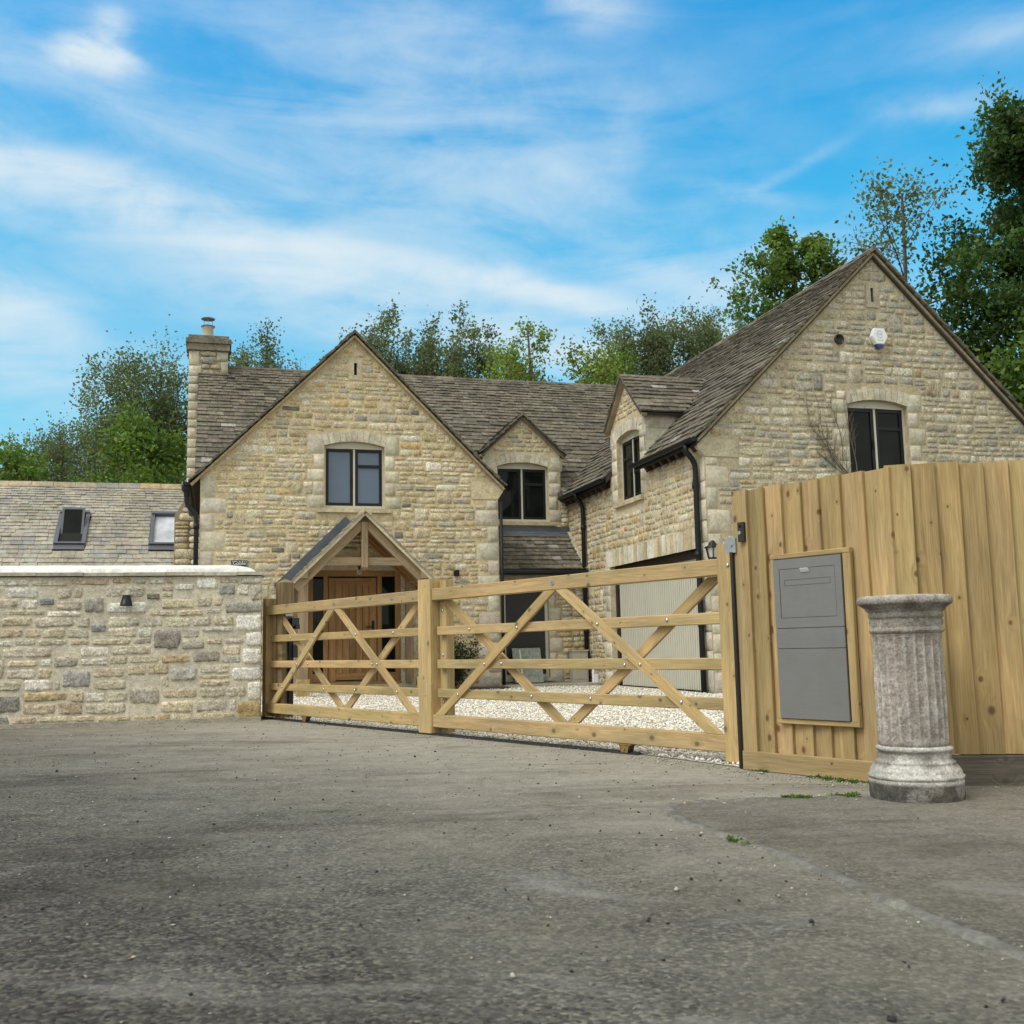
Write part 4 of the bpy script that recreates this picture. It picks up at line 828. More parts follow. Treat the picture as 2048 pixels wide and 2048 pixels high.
# front door
fd = part('front_door', house, 'oak plank front door with glazed side panels'); mb = MB(); FDr = (FA[0]-FA[3]*.12, *FA[1:]); LX0, LX1 = -5.01, -4.15
ob = lambda m_, p0, p1, wd, th, t=(1, 1, 1): m_.beam(p0, p1, (1, 0, 0) if abs(p1[0]-p0[0]) < .01 else (0, 0, 1), wd, th, .004, t)
yf = B1+.13
for xx in (DX0+.045, DX1-.045): ob(mb, (xx, yf, DZ0), (xx, yf, DZ1), .09, .10)
for xx in (LX0-.045, LX1+.045): ob(mb, (xx, yf, DZ0), (xx, yf, DZ1-.10), .08, .096)
ob(mb, (DX0+.09, yf, DZ1-.05), (DX1-.09, yf, DZ1-.05), .11, .104); ob(mb, (DX0-.02, yf-.04, DZ0+.02), (DX1+.02, yf-.04, DZ0+.02), .05, .18)
for xa, xb in ((DX0+.09, LX0-.085), (LX1+.085, DX1-.09)): ob(mb, (xa, yf, DZ0+.13), (xb, yf, DZ0+.13), .14, .09)
ob(mb, (DX0, yf+.02, DZ1+.05), (DX1, yf+.02, DZ1+.05), .12, .06); mb.build('frame', M['door_oak'], fd)
mb = MB(); zt_ = DZ1-.13
for xx in (LX0+.07, LX1-.07): ob(mb, (xx, yf+.01, DZ0+.06), (xx, yf+.01, zt_), .13, .05)
ob(mb, (LX0+.135, yf+.01, zt_-.06), (LX1-.135, yf+.01, zt_-.06), .12, .05); ob(mb, (LX0+.135, yf+.01, DZ0+.14), (LX1-.135, yf+.01, DZ0+.14), .12, .05)
k = 5; xs = np.linspace(LX0+.135, LX1-.135, k+1)
for i in range(k): tt_ = random.uniform(.85, 1.12); ob(mb, ((xs[i]+xs[i+1])/2, yf+.02, DZ0+.20), ((xs[i]+xs[i+1])/2, yf+.02, zt_-.12), xs[1]-xs[0]-.005, .035, (tt_, tt_, tt_))
mb.build('door_leaf', M['door_oak'], fd)
mb = MB(); mb.box((LX1-.07, yf-.025, 1.10), (.045, .02, .28)); mb.beam((LX1-.06, yf-.065, 1.13), (LX1-.20, yf-.065, 1.13), (0, 0, 1), .022, .02); mb.box((LX1-.07, yf-.05, 1.13), (.025, .05, .025)); mb.build('handle', M['black_metal'], fd)
for xa, xb in ((DX0+.09, LX0-.085), (LX1+.085, DX1-.09)):
    mb = MB(); mb.box(((xa+xb)/2, yf+.02, (DZ0+.2+DZ1-.11)/2), (xb-xa+.01, .014, DZ1-.31-DZ0)); mb.build('side_light', M['dark_glass'], fd)
# porch: oak posts, curved-free gable truss, slate roof
po = part('porch', house, 'open oak porch with a steep slate roof'); PB = 3.22; PCX = -4.585; PSL = .985; PA = 2.96
def oak(name, p0, p1, side, wd, th, m_='oak'):
    q = MB(); q.beam(p0, p1, side, wd, th, .006); return q.build(name, M[m_], po)
for sg in (-1, 1):
    xx = PCX+sg*.98; oak('post', (xx, PB+.03, .28), (xx, PB+.03, PA-1.05*PSL), (1, 0, 0), .15, .15)
    q = MB(); q.box((xx, PB+.03, .14), (.20, .20, .28), (0.44, 0.31, 0.14)); q.build('stone_base', M['ashlar'], po)
    oak('wall_post', (xx, B1-.09, .15), (xx, B1-.09, PA-1.05*PSL), (1, 0, 0), .13, .12)
    oak('eaves_beam', (xx, PB-.12, PA-1.03*PSL), (xx, B1, PA-1.03*PSL), (1, 0, 0), .12, .13)
    nrm = np.array([sg*PSL, 0, 1.])/sqrt(1+PSL**2)
    oak('rafter', np.array([PCX+sg*1.18, PB, PA-1.18*PSL])-nrm*.10, np.array([PCX+sg*.02, PB, PA-.02*PSL])-nrm*.10, nrm, .15, .10)
    for k, bb in enumerate((3.62, 4.0, 4.38)): oak('rafter', np.array([PCX+sg*1.10, bb, PA-1.10*PSL])-nrm*.07, np.array([PCX+sg*.02, bb, PA-.02*PSL])-nrm*.07, nrm, .09, .06, 'door_oak')
    q = MB(); slab(q, np.array([PCX+sg*1.2, 0, PA-1.2*PSL]), (0, 1, 0), np.array([-sg, 0, PSL])/sqrt(1+PSL**2), nrm, PB-.10, B1, 0, 1.2*sqrt(1+PSL**2), -.024, 0.0, (.75, .72, .7)); q.build('soffit_boards', M['door_oak'], po)
    q = MB(); P0 = np.array([PCX+sg*1.24, 0, PA+.01-1.24*PSL]); Sd = np.array([-sg, 0, PSL])/sqrt(1+PSL**2)
    tiles(q, P0, (0, 1, 0), Sd, nrm, 1.24*sqrt(1+PSL**2), lambda s: (PB-.15, 4.12 if sg < 0 else B1-.02), .10, .09, (.16, .30), NEW_PAL, .016, .02); q.build('roof_slates', M['new_tile'], po)
    q = MB(); 
    slab(q, P0, (0, 1, 0), Sd, nrm, 4.12 if sg < 0 else B1-.15, B1-.03, 0.02, 1.22*sqrt(1+PSL**2), .045, .056); slab(q, P0, (0, 1, 0), Sd, nrm, B1-.035, B1-.018, -.02, 1.225*sqrt(1+PSL**2), .0, .175); q.build('flashing', M['lead'], po)
    q = MB(); q.beam(np.array([PCX+sg*1.22, PB-.115, PA-1.22*PSL])-nrm*.012, np.array([PCX, PB-.115, PA])-nrm*.012, nrm, .055, .03, .004, (0.60, 0.52, 0.36)); q.build('verge_board', M['coping'], po)
oak('tie_beam', (PCX-.70, PB+.01, 2.155), (PCX+.70, PB+.01, 2.155), (0, 0, 1), .13, .10)
q = MB(); q.beam((PCX, PB-.02, PA-.16), (PCX, PB-.02, 2.06), (1, 0, 0), .105, .11, .006); q.add([(PCX-.052, PB-.075, 2.06), (PCX+.052, PB-.075, 2.06), (PCX+.052, PB+.035, 2.06), (PCX-.052, PB+.035, 2.06), (PCX, PB-.02, 2.0)], [(0, 4, 1), (1, 4, 2), (2, 4, 3), (3, 4, 0), (0, 1, 2, 3)]); q.build('king_post', M['oak'], po)
q = MB(); ridge(q, (PCX, PB-.17, PA+.05), (PCX, B1-.02, PA+.05), PSL, .10, [((0.45, 0.39, 0.27), 1)], .38); q.build('ridge_tiles', M['new_tile'], po)

# ================================================================== FITTINGS ON THE HOUSE
def hthing(name, label, cat, a, b, z, group=None): return thing(name, label, cat, tuple(HW(a, b, z)), HA, group)
t = hthing('pendant_lamp', 'clear glass bulb hanging inside the oak porch', 'lamp', PCX-.07, PB+.10, 2.0)
q = MB(); q.tube([(0, 0, 0.55), (.02, 0, .35), (0, 0, .12)], .004, 6); q.build('cord', M['black_plastic'], t)
q = MB(); q.box((0, 0, .115), (.09, .03, .025)); q.lathe([(.018, 0.03), (.022, .06), (.022, .11), (.012, .115)], (0, 0, 0), 14); q.build('holder', M['black_metal'], t)
q = MB(); q.lathe([(.005, -.07), (.03, -.06), (.042, -.03), (.036, .0), (.02, .03), (.016, .05)], (0, 0, 0), 18); q.build('bulb', M['bulb'], t, True)
t = hthing('wall_spotlight', 'small black spotlight on the gable wall right of the porch', 'light', -2.735, B1-.02, 2.07)
q = MB(); q.box((0, -.012, 0), (.08, .025, .09)); q.build('back_plate', M['black_metal'], t)
q = MB(); q.tube([(0, -.02, 0), (0, -.08, -.0)], .014, 8); q.lathe([(.045, -.06), (.045, .05), (.03, .055)], (0, -.10, 0), 16); q.build('lamp_head', M['black_metal'], t)
t = hthing('door_chime', 'small white bell push beside the oak door', 'bell push', DX1+.17, B1-.03, 1.32)
q = MB(); q.box((0, 0, 0), (.05, .03, .11)); q.build('case', M['white_plastic'], t)
q = MB(); q.lathe([(.014, 0), (.014, .012), (.005, .014)], (0, -.015, -.01), 12, axis=(0, -1, 0)); q.build('button', M['logo_grey'], t)
t = hthing('name_sign', 'black house name plate reading Gable in white letters above the wall coping', 'sign', -6.535, B1-.03, 2.215)
q = MB(); q.box((0, 0, 0), (.27, .018, .16)); q.build('plate', M['black_metal'], t)
q = MB(); q.sheet([(-.122, -.066), (.122, -.066), (.122, .066), (-.122, .066)], [[(-.118, -.062), (.118, -.062), (.118, .062), (-.118, .062)]], (np.array([0, -.0105, 0]), np.array([1., 0, 0]), np.array([0, 0, 1.]), np.array([0, -1., 0])), .001); q.build('border', M['white_letter'], t)
text('Gable', .09, M['white_letter'], t, (0, -.0105, .027), (1, 0, 0), (0, 0, 1), (0, -1, 0))
t = hthing('alarm_box', 'white hexagonal burglar alarm box with blue base high on the wing gable', 'alarm box', 3.056, -.02, 5.44)
hx = [(-.145, .0), (-.085, .135), (.085, .135), (.145, .0), (.07, -.125), (-.07, -.125)]; fr = (np.zeros(3), np.array([1., 0, 0]), np.array([0, 0, 1.]), np.array([0, -1., 0]))
q = MB(); q.prism(hx, fr, 0, .06); q.prism([(x*.93, z*.93) for x, z in hx], fr, .06, .075); q.build('case', M['white_plastic'], t)
q = MB(); q.prism([(-.07, -.127), (-.045, -.185), (.045, -.185), (.07, -.127)], fr, .005, .068); q.build('strobe', M['blue_plastic'], t)
q = MB(); 
for a0, a1 in ((.4, 5.6),):
    ts = np.linspace(a0, a1, 28); v = [(r_*cos(k), -.0762, r_*sin(k)+.03) for k in ts for r_ in (.058, .050)]; q.add(v, [(2*i, 2*i+1, 2*i+3, 2*i+2) for i in range(27)])
for i, (xa, xb) in enumerate(((-.052, -.03), (-.022, .008), (.016, .055))): q.prism([(xa, -.068), (xb, -.068), (xb, -.058), (xa, -.058)], fr, .075, .0762)
q.build('emblem', M['logo_grey'], t)
text('CIA', .05, M['logo_grey'], t, (0, -.0755, .03), (1, 0, 0), (0, 0, 1), (0, -1, 0))
# carriage lantern at the wing corner
t = hthing('wall_lantern', 'black four sided carriage lantern on the wing corner beside the drainpipe', 'lantern', -.015, -.01, 2.05)
q = MB(); q.lathe([(.05, 0), (.05, .012), (.03, .02)], (.10, 0, .08), 16, axis=(0, -1, 0)); q.tube([(.10, -.01, .08), (.09, -.06, .105), (.03, -.13, .135), (0, -.15, .12)], .013, 8); q.build('bracket', M['black_metal'], t)
q = MB(); q.lathe([(.115, .035), (.118, .045), (.055, .075), (.05, .09), (.045, .115), (.02, .13), (.008, .145)], (0, -.15, 0), 20); q.build('hood', M['black_metal'], t, True)
q = MB()
for k in range(6):
    t0 = k*pi/3+.2; q.tube([(.10*cos(t0), -.15+.10*sin(t0), .036), (.068*cos(t0), -.15+.068*sin(t0), -.115)], .007, 6)
q.lathe([(.066, -.125), (.074, -.12), (.074, -.105), (.066, -.105)], (0, -.15, 0), 6); q.build('cage', M['black_metal'], t)
q = MB(); q.lathe([(.062, -.11), (.094, .034)], (0, -.15, 0), 6); q.build('glass', M['frosted'], t)
# things by the back door
t = hthing('leaning_sheet', 'dusty clear plastic sheet leaning against the dark rear door', 'sheet', -1.24, 5.22, .06)
q = MB(); q.beam((0, -.05, .0), (0, .16, .64), (1, 0, 0), .56, .02, .008); q.build('panel', M['sheet'], t)
q = MB(); q.beam((-.13, -.064, .02), (-.13, .142, .62), (1, 0, 0), .02, .006, .001); q.build('strip', M['white_plastic'], t)
t = hthing('meter_cabinet', 'low beige meter cabinet on the path by the rear door', 'cabinet', -.24, 5.24, .048)
q = MB(); q.box((0, 0, .29), (.30, .22, .58)); q.box((0, -.01, .59), (.33, .25, .025)); q.build('case', M['cabinet'], t)
q = MB(); q.box((0, -.114, .30), (.25, .01, .48)); q.build('door', M['cabinet'], t)
t = hthing('standpipe', 'white standpipe with a black tap beside the rear drainpipe', 'tap', -.10, 4.82, 0)
q = MB(); q.tube([(0, 0, 0), (0, 0, .34)], .025, 10); q.box((.05, .0, .10), (.06, .09, .2)); q.build('pipe', M['white_plastic'], t)
q = MB(); q.tube([(0, 0, .34), (0, -.02, .40), (-.03, -.05, .42), (-.05, -.06, .37)], .014, 8); q.tube([(.02, 0, .42), (-.03, 0, .44)], .008, 6); q.build('tap', M['black_metal'], t)

# ================================================================== OUTBUILDING
OB = 11.2; OZ = 4.54; OS = .92; oc_ = 1/sqrt(1+OS*OS)
out = thing('outbuilding', 'low outbuilding with a new tan stone slate roof and two skylights', 'outbuilding', tuple(HW(-11, 8.6)), HA)
OL = np.array([-11, 8.6, 0.])
P0 = np.array([-11, 8.6, OZ-(OB-8.6)*OS])-OL; Sd = np.array([0, oc_, OS*oc_]); nO = np.array([0, -OS*oc_, oc_]); LO = (OB-8.6)/oc_
def sky_s(z): return (z-(P0[2]))/(OS*oc_)
SK = [(-10.14, -9.58, 2.99, 3.735), (-8.275, -7.715, 2.99, 3.735)]
mb = MB(); slab(mb, P0, (1, 0, 0), Sd, nO, -6+0, 3.8, 0, LO, -.10, -.006, (.05, .045, .04), 1)
tiles(mb, P0, (1, 0, 0), Sd, nO, LO, lambda s: (-5.5, 3.78), .165, .085, (.14, .30), NEW_PAL, .019, .019, skip=[(a0+11-.02, a1+11+.02, sky_s(z0)-.17, sky_s(z1)+.03) for a0, a1, z0, z1 in SK], jl=.006)
slab(mb, np.array([-11, 2*OB-8.6, OZ-(OB-8.6)*OS])-OL, (1, 0, 0), np.array([0, -oc_, OS*oc_]), np.array([0, OS*oc_, oc_]), -6, 3.8, 0, LO, -.1, 0, (.3, .27, .2), 0)
ro = mb.build('roof', [M['new_tile'], M['slate_dark']], out)
mr = MB(); ridge(mr, np.array([-16.8, OB, OZ+.03])-OL, np.array([-7.25, OB, OZ+.03])-OL, OS, .13, [((0.40, 0.31, 0.19), 3), ((0.36, 0.30, 0.21), 2), ((0.27, 0.26, 0.23), 1)], .45); mr.build('ridge_tiles', M['new_tile'], ro)
mb = MB(); mb.box(np.array([-12, OB, 1.05])-OL, (9.4, 4.6, 2.1), (0.44, 0.37, 0.24)); mb.build('wall', M['house_stone'], out)
for i, (a0, a1, z0, z1) in enumerate(SK):
    sk = part('skylight', out, 'skylight tilted open' if i == 0 else 'closed skylight with a pale pane'); s0_, s1_ = sky_s(z0), sky_s(z1); xa, xb = a0+11, a1+11
    mb = MB(); slab(mb, P0, (1, 0, 0), Sd, nO, xa-.02, xb+.02, s0_-.16, s0_, .03, .045); slab(mb, P0, (1, 0, 0), Sd, nO, xa-.03, xa+.05, s0_-.0, s1_+.03, .02, .085); slab(mb, P0, (1, 0, 0), Sd, nO, xb-.05, xb+.03, s0_, s1_+.03, .02, .085); slab(mb, P0, (1, 0, 0), Sd, nO, xa-.01, xb+.01, s1_-.03, s1_+.05, .02, .11); slab(mb, P0, (1, 0, 0), Sd, nO, xa+.05, xb-.05, s0_, s0_+.05, .02, .085); mb.build('frame', M['skylight_grey'], sk)
    mb = MB(); slab(mb, P0, (1, 0, 0), Sd, nO, xa+.05, xb-.05, s0_+.05, s1_-.03, .01, .02, (.3, .3, .3)); mb.build('pane', M['sky_glass'] if i else M['dark_glass'], sk)
    if i == 0:
        # sash pivoted about its middle
        pm = (s0_+s1_)/2; half = (s1_-s0_)/2-.05; an = radians(-24); S2 = Sd*cos(an)+nO*-sin(an); N2 = nO*cos(an)+Sd*sin(an); Pm = P0+Sd*pm+nO*.06
        mb = MB()
        for xx0, xx1, a_, b_ in ((xa+.055, xa+.10, -half, half), (xb-.10, xb-.055, -half, half), (xa+.1, xb-.1, -half, -half+.05), (xa+.1, xb-.1, half-.05, half)): slab(mb, Pm, (1, 0, 0), S2, N2, xx0, xx1, a_, b_, -.02, .025)
        mb.build('sash', M['skylight_grey'], sk); mb = MB(); slab(mb, Pm, (1, 0, 0), S2, N2, xa+.1, xb-.1, -half+.05, half-.05, .0, .01); mb.build('sash_pane', M['dark_glass'], sk)

# ================================================================== GARDEN WALL
GWD = np.array([0.978, 0.209, 0]); gwa = atan2(.209, .978)
gw = thing('garden_wall', 'low grey cream rubble wall with a rounded pale mortar coping left of the gate', 'wall', (-2.71, 11.495, 0), gwa)
FRW = (np.zeros(3), np.array([1., 0, 0]), np.array([0, 0, 1.]), np.array([0, -1., 0]))
def pz(x0, x1, y0, y1): return ((x0-1800)*.00146, (x1-1800)*.00146, (1240-y1)*.001543, (1240-y0)*.001543)
WHT = (0.82, 0.80, 0.73); special = [((1530, 1800, 425, 505), (0.42, 0.41, 0.36)), ((1612, 1800, 515, 628), WHT), ((1685, 1800, 636, 735), WHT), ((1662, 1800, 748, 858), WHT), ((1588, 1800, 876, 968), (0.78, 0.76, 0.68)), ((1700, 1800, 974, 1105), (0.74, 0.71, 0.61)), ((1630, 1800, 1112, 1240), (0.45, 0.335, 0.16)), ((1640, 1800, 255, 303), (0.55, 0.52, 0.43)), ((1715, 1800, 308, 420), (0.50, 0.47, 0.38)),
           ((560, 700, 390, 490), (0.30, 0.285, 0.245)), ((1040, 1232, 610, 742), (0.235, 0.215, 0.185)), ((430, 622, 872, 988), (0.30, 0.295, 0.28)), ((714, 996, 420, 497), (0.76, 0.74, 0.66)), ((1330, 1482, 258, 336), (0.76, 0.74, 0.66)), ((1180, 1314, 298, 342), (0.76, 0.74, 0.66)), ((370, 536, 778, 852), (0.50, 0.465, 0.38)), ((-20, 164, 1030, 1142), (0.19, 0.18, 0.155)), ((-40, 100, 1168, 1285), (0.20, 0.19, 0.165)), ((1366, 1595, 596, 630), (0.62, 0.60, 0.53)), ((1310, 1505, 756, 836), (0.27, 0.24, 0.205)), ((880, 1090, 995, 1110), (0.30, 0.275, 0.225)), ((1232, 1398, 682, 748), (0.53, 0.50, 0.41)), ((1160, 1350, 870, 960), (0.33, 0.32, 0.29)), ((985, 1080, 362, 405), (0.17, 0.165, 0.13)), ((265, 365, 388, 436), (0.19, 0.195, 0.20)), ((612, 718, 568, 622), (0.20, 0.205, 0.21))]
mb = MB(); mb.box((-3.5, .21, .75), (6.98, .42, 1.56), (0.60, 0.55, 0.435)); holes = []
for q, tn_ in special:
    r_ = pz(*q); holes.append((r_[0]-.006, r_[1]+.006, r_[2]-.006, r_[3]+.006))
    stone(mb, FRW, r_[0]+.004, min(r_[1], .004)-.004, r_[2]+.004, r_[3]-.004, .013, .08, jit(tuple(min(.68, q*1.45) if tn_[0] < .4 else q for q in tn_), .05), 11, 9, 1.0 if tn_[0] < .55 else .6)
rubble(mb, FRW, [(-6.5, .02), (0.0, .02), (0.0, 1.525), (-6.5, 1.525)], holes, GARDEN_PAL, (.065, .14), (.14, .46), .020, .0075, 1.25, 8, 11, 9, rc=.08)
gwl = mb.build('wall', [M['mortar'], M['garden_stone']], gw)
mb = MB(); mb.box((-3.49, -.045, .012), (6.98, .07, .05), (0.36, 0.33, 0.27)); mb.build('footing', M['mortar'], gw)
mb = MB(); x = -6.9
while x < -.01:
    wd = min(random.uniform(.28, .46), .015-x); mb.box((x+wd/2, .21, 1.556+random.uniform(-.004, .004)), (wd-.004, .49+random.uniform(-.012, .012), .036), jit((0.44, 0.41, 0.33), .08)); x += wd
mb.build('coping_slabs', M['ashlar'], gw)
mb = MB(); xs = list(np.linspace(-6.9, -.40, 60))+list(-.055-.345*np.cos(np.linspace(0, pi/2, 12)))[1:]; v = []; f = []; K = 13
for x in xs:
    hsc = 1.0 if x < -.40 else max(0.0, sqrt(max(0, 1-((x+.40)/.345)**2)))
    for k in range(K):
        t = pi*k/(K-1); yy = .21-.225*cos(t)*(0.9+.1*hsc); zz = 1.572+(.092*hsc)*(sin(t)**.7)+(RNG.normal(0, .0012) if 0 < k < K-1 else 0)
        v.append((x, yy, zz))
for i in range(len(xs)-1):
    for k in range(K-1): f.append((i*K+k, i*K+k+1, (i+1)*K+k+1, (i+1)*K+k))
mb.add(v, f, (0.70, 0.71, 0.67)); mb.build('coping', M['coping'], gw, True)
t = thing('wall_lamp', 'small black cone shaped down light on the garden wall', 'lamp', tuple(np.array([-2.71, 11.495, 0])+GWD*-1.378+np.array([0, 0, 1.28])), gwa)
mb = MB(); mb.lathe([(.030, .05), (.038, .052), (.062, -.05), (.066, -.058), (.058, -.058), (.034, .04), (.0, .04)], (0, -.085, 0), 24); mb.build('shade', M['black_metal'], t, True)
mb = MB(); mb.box((0, -.025, .02), (.05, .04, .05)); mb.build('bracket', M['black_metal'], t)
mb = MB(); mb.lathe([(.0, -.048), (.05, -.05), (.05, -.045)], (0, -.085, 0), 18); mb.build('lens', M['frosted'], t)

# ================================================================== GATE
G0 = np.array([1.288, 6.436, 0]); GD = np.array([-.6, .8, 0]); GN = np.array([-.8, -.6, 0]); GFR = (np.zeros(3), GD, np.array([0, 0, 1.]), GN)
gate = thing('timber_gate', 'long pale timber five bar sliding gate with crossed braces', 'gate', tuple(G0))
def gp(s, z, d): return GD*s+np.array([0, 0, z])+GN*d
def gtint(): k = random.uniform(.88, 1.1); return (k*random.uniform(.97, 1.03), k, k*random.uniform(.94, 1.05))
def bar(name, s0, s1, z0, z1, d0, d1, m_='gate_wood'):
    q = MB(); q.beam(gp(s0, (z0+z1)/2, (d0+d1)/2), gp(s1, (z0+z1)/2, (d0+d1)/2), (0, 0, 1), z1-z0, d1-d0, .005, gtint()); return q.build(name, M[m_], gate)
def upright(name, s0, s1, z0, z1, d0, d1, m_='gate_wood'):
    q = MB(); q.beam(gp((s0+s1)/2, z0, (d0+d1)/2), gp((s0+s1)/2, z1, (d0+d1)/2), GD, s1-s0, d1-d0, .006, gtint()); return q.build(name, M[m_], gate)
upright('post', -.075, .046, .012, 1.30, -.075, .035); upright('post', 3.272, 3.465, .012, 1.30, -.09, .045)
upright('stile', 3.165, 3.268, .02, 1.285, -.13, -.048); upright('stile', 6.49, 6.655, .02, 1.295, -.13, -.048); upright('post', 6.657, 6.755, .02, 1.30, -.10, .02)
RZs = [(1.116, 1.216), (.822, .895), (.546, .619), (.306, .379), (.062, .166)]
boltme = None
def bolts(pts):
    global boltme
    for q in pts:
        if boltme is None:
            b_ = MB(); b_.lathe([(.013, 0), (.0125, .004), (.009, .008), (.0, .0095)], (0, 0, 0), 12, axis=GN); o = b_.build('bolt', M['bolt'], gate, True); boltme = o
        else:
            o = boltme.copy(); COL.objects.link(o); o.parent = gate
        o.location = q
for s0, s1, ap, vee, bl, br, tl, tr in ((.047, 3.262, 1.616, 1.613, 3.17, .135, 3.15, .135), (3.467, 6.64, 5.058, 4.983, 6.48, 3.60, 6.47, 3.60)):
    for i, (z0, z1) in enumerate(RZs): bar('rail', s0+(.0 if i in (0, 4) else .0), s1+(.012 if i in (0, 4) else -.03 if s1 < 4 else -.06), z0, z1, -.046, .024 if i in (0, 4) else 0.0)
    zt_, zb_ = 1.115, .167; wbr = .072
    for (sa, za), (sb, zb), d0, d1 in (((bl, zb_), (ap+.066, zt_), .001, .023), ((ap-.066, zt_), (br, zb_), .001, .023), ((tl, zt_), (vee+.066, zb_), -.069, -.047), ((vee-.066, zb_), (tr, zt_), -.069, -.047)):
        L = sqrt((sa-sb)**2+(za-zb)**2); h = wbr/2*L/abs(za-zb); q = MB(); P = [(sa-h, za), (sa+h, za), (sb+h, zb), (sb-h, zb)]
        q.prism(P, GFR, d0, d1, gtint(), 0, (sb-sa, zb-za)); q.build('brace', M['gate_wood'], gate)
        bolts([gp(sa+(sb-sa)*((z0+z1)/2-za)/(zb-za), (z0+z1)/2+random.uniform(-.006, .006), d1 if d1 > 0 else 0.0) for z0, z1 in RZs[1:4]])
bolts([gp(3.215, z, -.048) for z in (1.03, .66, .27)]); bolts([gp(-.045, 1.17, .035)])
for s in (1.645, 5.06):     # round maker's badge
    q = MB(); q.lathe([(.022, 0), (.022, .003), (.018, .004), (.0, .004)], gp(s, 1.17, .024), 20, axis=GN); o = q.build('badge', M['galv'], gate)
    q = MB(); b_ = gp(s, 1.17, .0285); q.add([b_+GD*x+np.array([0, 0, z]) for x, z in ((.010, .004), (.0, .006), (-.011, .007), (-.004, .0), (.002, -.009), (.007, -.006))], [(0, 1, 2, 3, 4, 5)]); q.build('emblem', M['red_emblem'], o)
for s in (.932, 5.70):
    wh = part('roller', gate); q = MB(); q.lathe([(.012, -.017), (.046, -.017), (.046, -.008), (.036, -.004), (.036, .004), (.046, .008), (.046, .017), (.012, .017)], gp(s, .036, -.0), 20, axis=GN); q.build('wheel', M['steel_dark'], wh, True)
    q = MB(); 
    for d in (.021, -.027): q.prism([(s-.055, .062), (s+.055, .062), (s+.04, .035), (s+.03, .005), (s+.012, -.008), (s-.012, -.008), (s-.03, .005), (s-.04, .035)], GFR, d, d+.006)
    q.prism([(s-.065, .054), (s+.065, .054), (s+.065, .061), (s-.065, .061)], GFR, -.03, .03); q.lathe([(.008, 0), (.008, .006)], gp(s, .028, .027), 10, axis=GN); q.build('bracket', M['rusty'], wh)
tr_ = MB(); 
for d0, d1, z1 in ((-.025, .035, .006), (-.006, .006, .016)): tr_.prism([(.81, -.004), (6.95, -.004), (6.95, z1), (.81, z1)], GFR, d0, d1)
o = tag(tr_.build('gate_track', M['steel_dark'], None, False), 'flat dark steel ground track under the timber gate', 'track'); o.location = tuple(G0)
# receiving post with its latch gear
gpt = thing('gate_post', 'thick weathered square post with a pyramid top behind the gate end', 'post', (-2.50, 11.66, 0), radians(40))
q = MB(); q.beam((0, 0, -.02), (0, 0, 1.46), (1, 0, 0), .148, .148, .008, segs=6); q.build('shaft', M['old_wood'], gpt)
q = MB(); q.add([(-.073, -.073, 1.461), (.073, -.073, 1.461), (.073, .073, 1.461), (-.073, .073, 1.461), (0, 0, 1.51)], [(0, 1, 4), (1, 2, 4), (2, 3, 4), (3, 0, 4)]); q.build('cap', M['old_wood'], gpt)
ll = thing('gate_latch', 'black steel slam latch and channel fixed to the weathered gate post', 'latch', (-2.50, 11.66, 0), radians(40))
q = MB(); q.box((.02, -.094, .56), (.05, .04, 1.0)); q.build('channel', M['black_metal'], ll)
q = MB(); q.box((.055, -.11, 1.03), (.085, .07, .09)); q.box((.075, -.13, .98), (.05, .05, .05)); q.build('latch_case', M['black_plastic'], ll); q = MB(); q.box((.06, -.105, .72), (.055, .06, .14)); q.build('latch_case', M['black_plastic'], ll)
q = MB(); q.box((.0, -.092, 1.12), (.09, .03, .05)); q.build('plate', M['galv'], ll)
# ================================================================== FENCE
F0 = np.array([1.291, 6.153, 0]); FDr_ = np.array([.598, -.801, 0])/np.hypot(.598, .801); FN = np.array([-FDr_[1]*-1, 0, 0]); FN = np.array([-.801, -.598, 0])/np.hypot(.801, .598)
FFR = (np.zeros(3), FDr_, np.array([0, 0, 1.]), FN)
def fboard(parent, fr, x0, x1, z0, z1, d0, tk0=.006, tk1=.030, k=None):
    """tapered feather edge board, thick edge on the right"""
    o_, x, y, nn = fr; k = k or random.uniform(.74, 1.14); off = np.array([random.uniform(0, 60), random.uniform(0, 60), 0]); tn_ = (k*random.uniform(.97, 1.03), k*random.uniform(.97, 1.01), k*random.uniform(.9, 1.02))
    q = MB(); N_ = 9; v = []; lc = []; f = []; bow = random.uniform(-.004, .004); r1 = random.uniform(-.002, .002)
    for i in range(N_):
        z = z0+(z1-z0)*i/(N_-1); w_ = bow*sin(pi*i/(N_-1)); 
        for xx, dd in ((x0+w_, d0), (x0+w_, d0+tk0), (x1-.003+w_+r1, d0+tk1), (x1+w_+r1, d0+tk1-.003), (x1+w_+r1, d0)):
            v.append(o_+x*xx+y*z+nn*dd); lc.append(off+np.array([z, xx, dd]))
    for i in range(N_-1):
        for j in range(5): f.append((i*5+j, i*5+(j+1) % 5, (i+1)*5+(j+1) % 5, (i+1)*5+j))
    f += [(0, 1, 2, 3, 4), tuple((N_-1)*5+j for j in (4, 3, 2, 1, 0))]; q.add(v, f, tn_, lc); return q.build('board', M['fence_wood'], parent)
f1 = thing('board_fence', 'new upright board fence run holding the grey parcel box', 'fence', tuple(F0))
ed = [-.016, .098, .225, .347, .481, .60, .737, .88, 1.034]
for i in range(8):
    fboard(f1, FFR, ed[i]-.012, ed[i+1], .10, 1.578+random.uniform(-.006, .006), -.022)
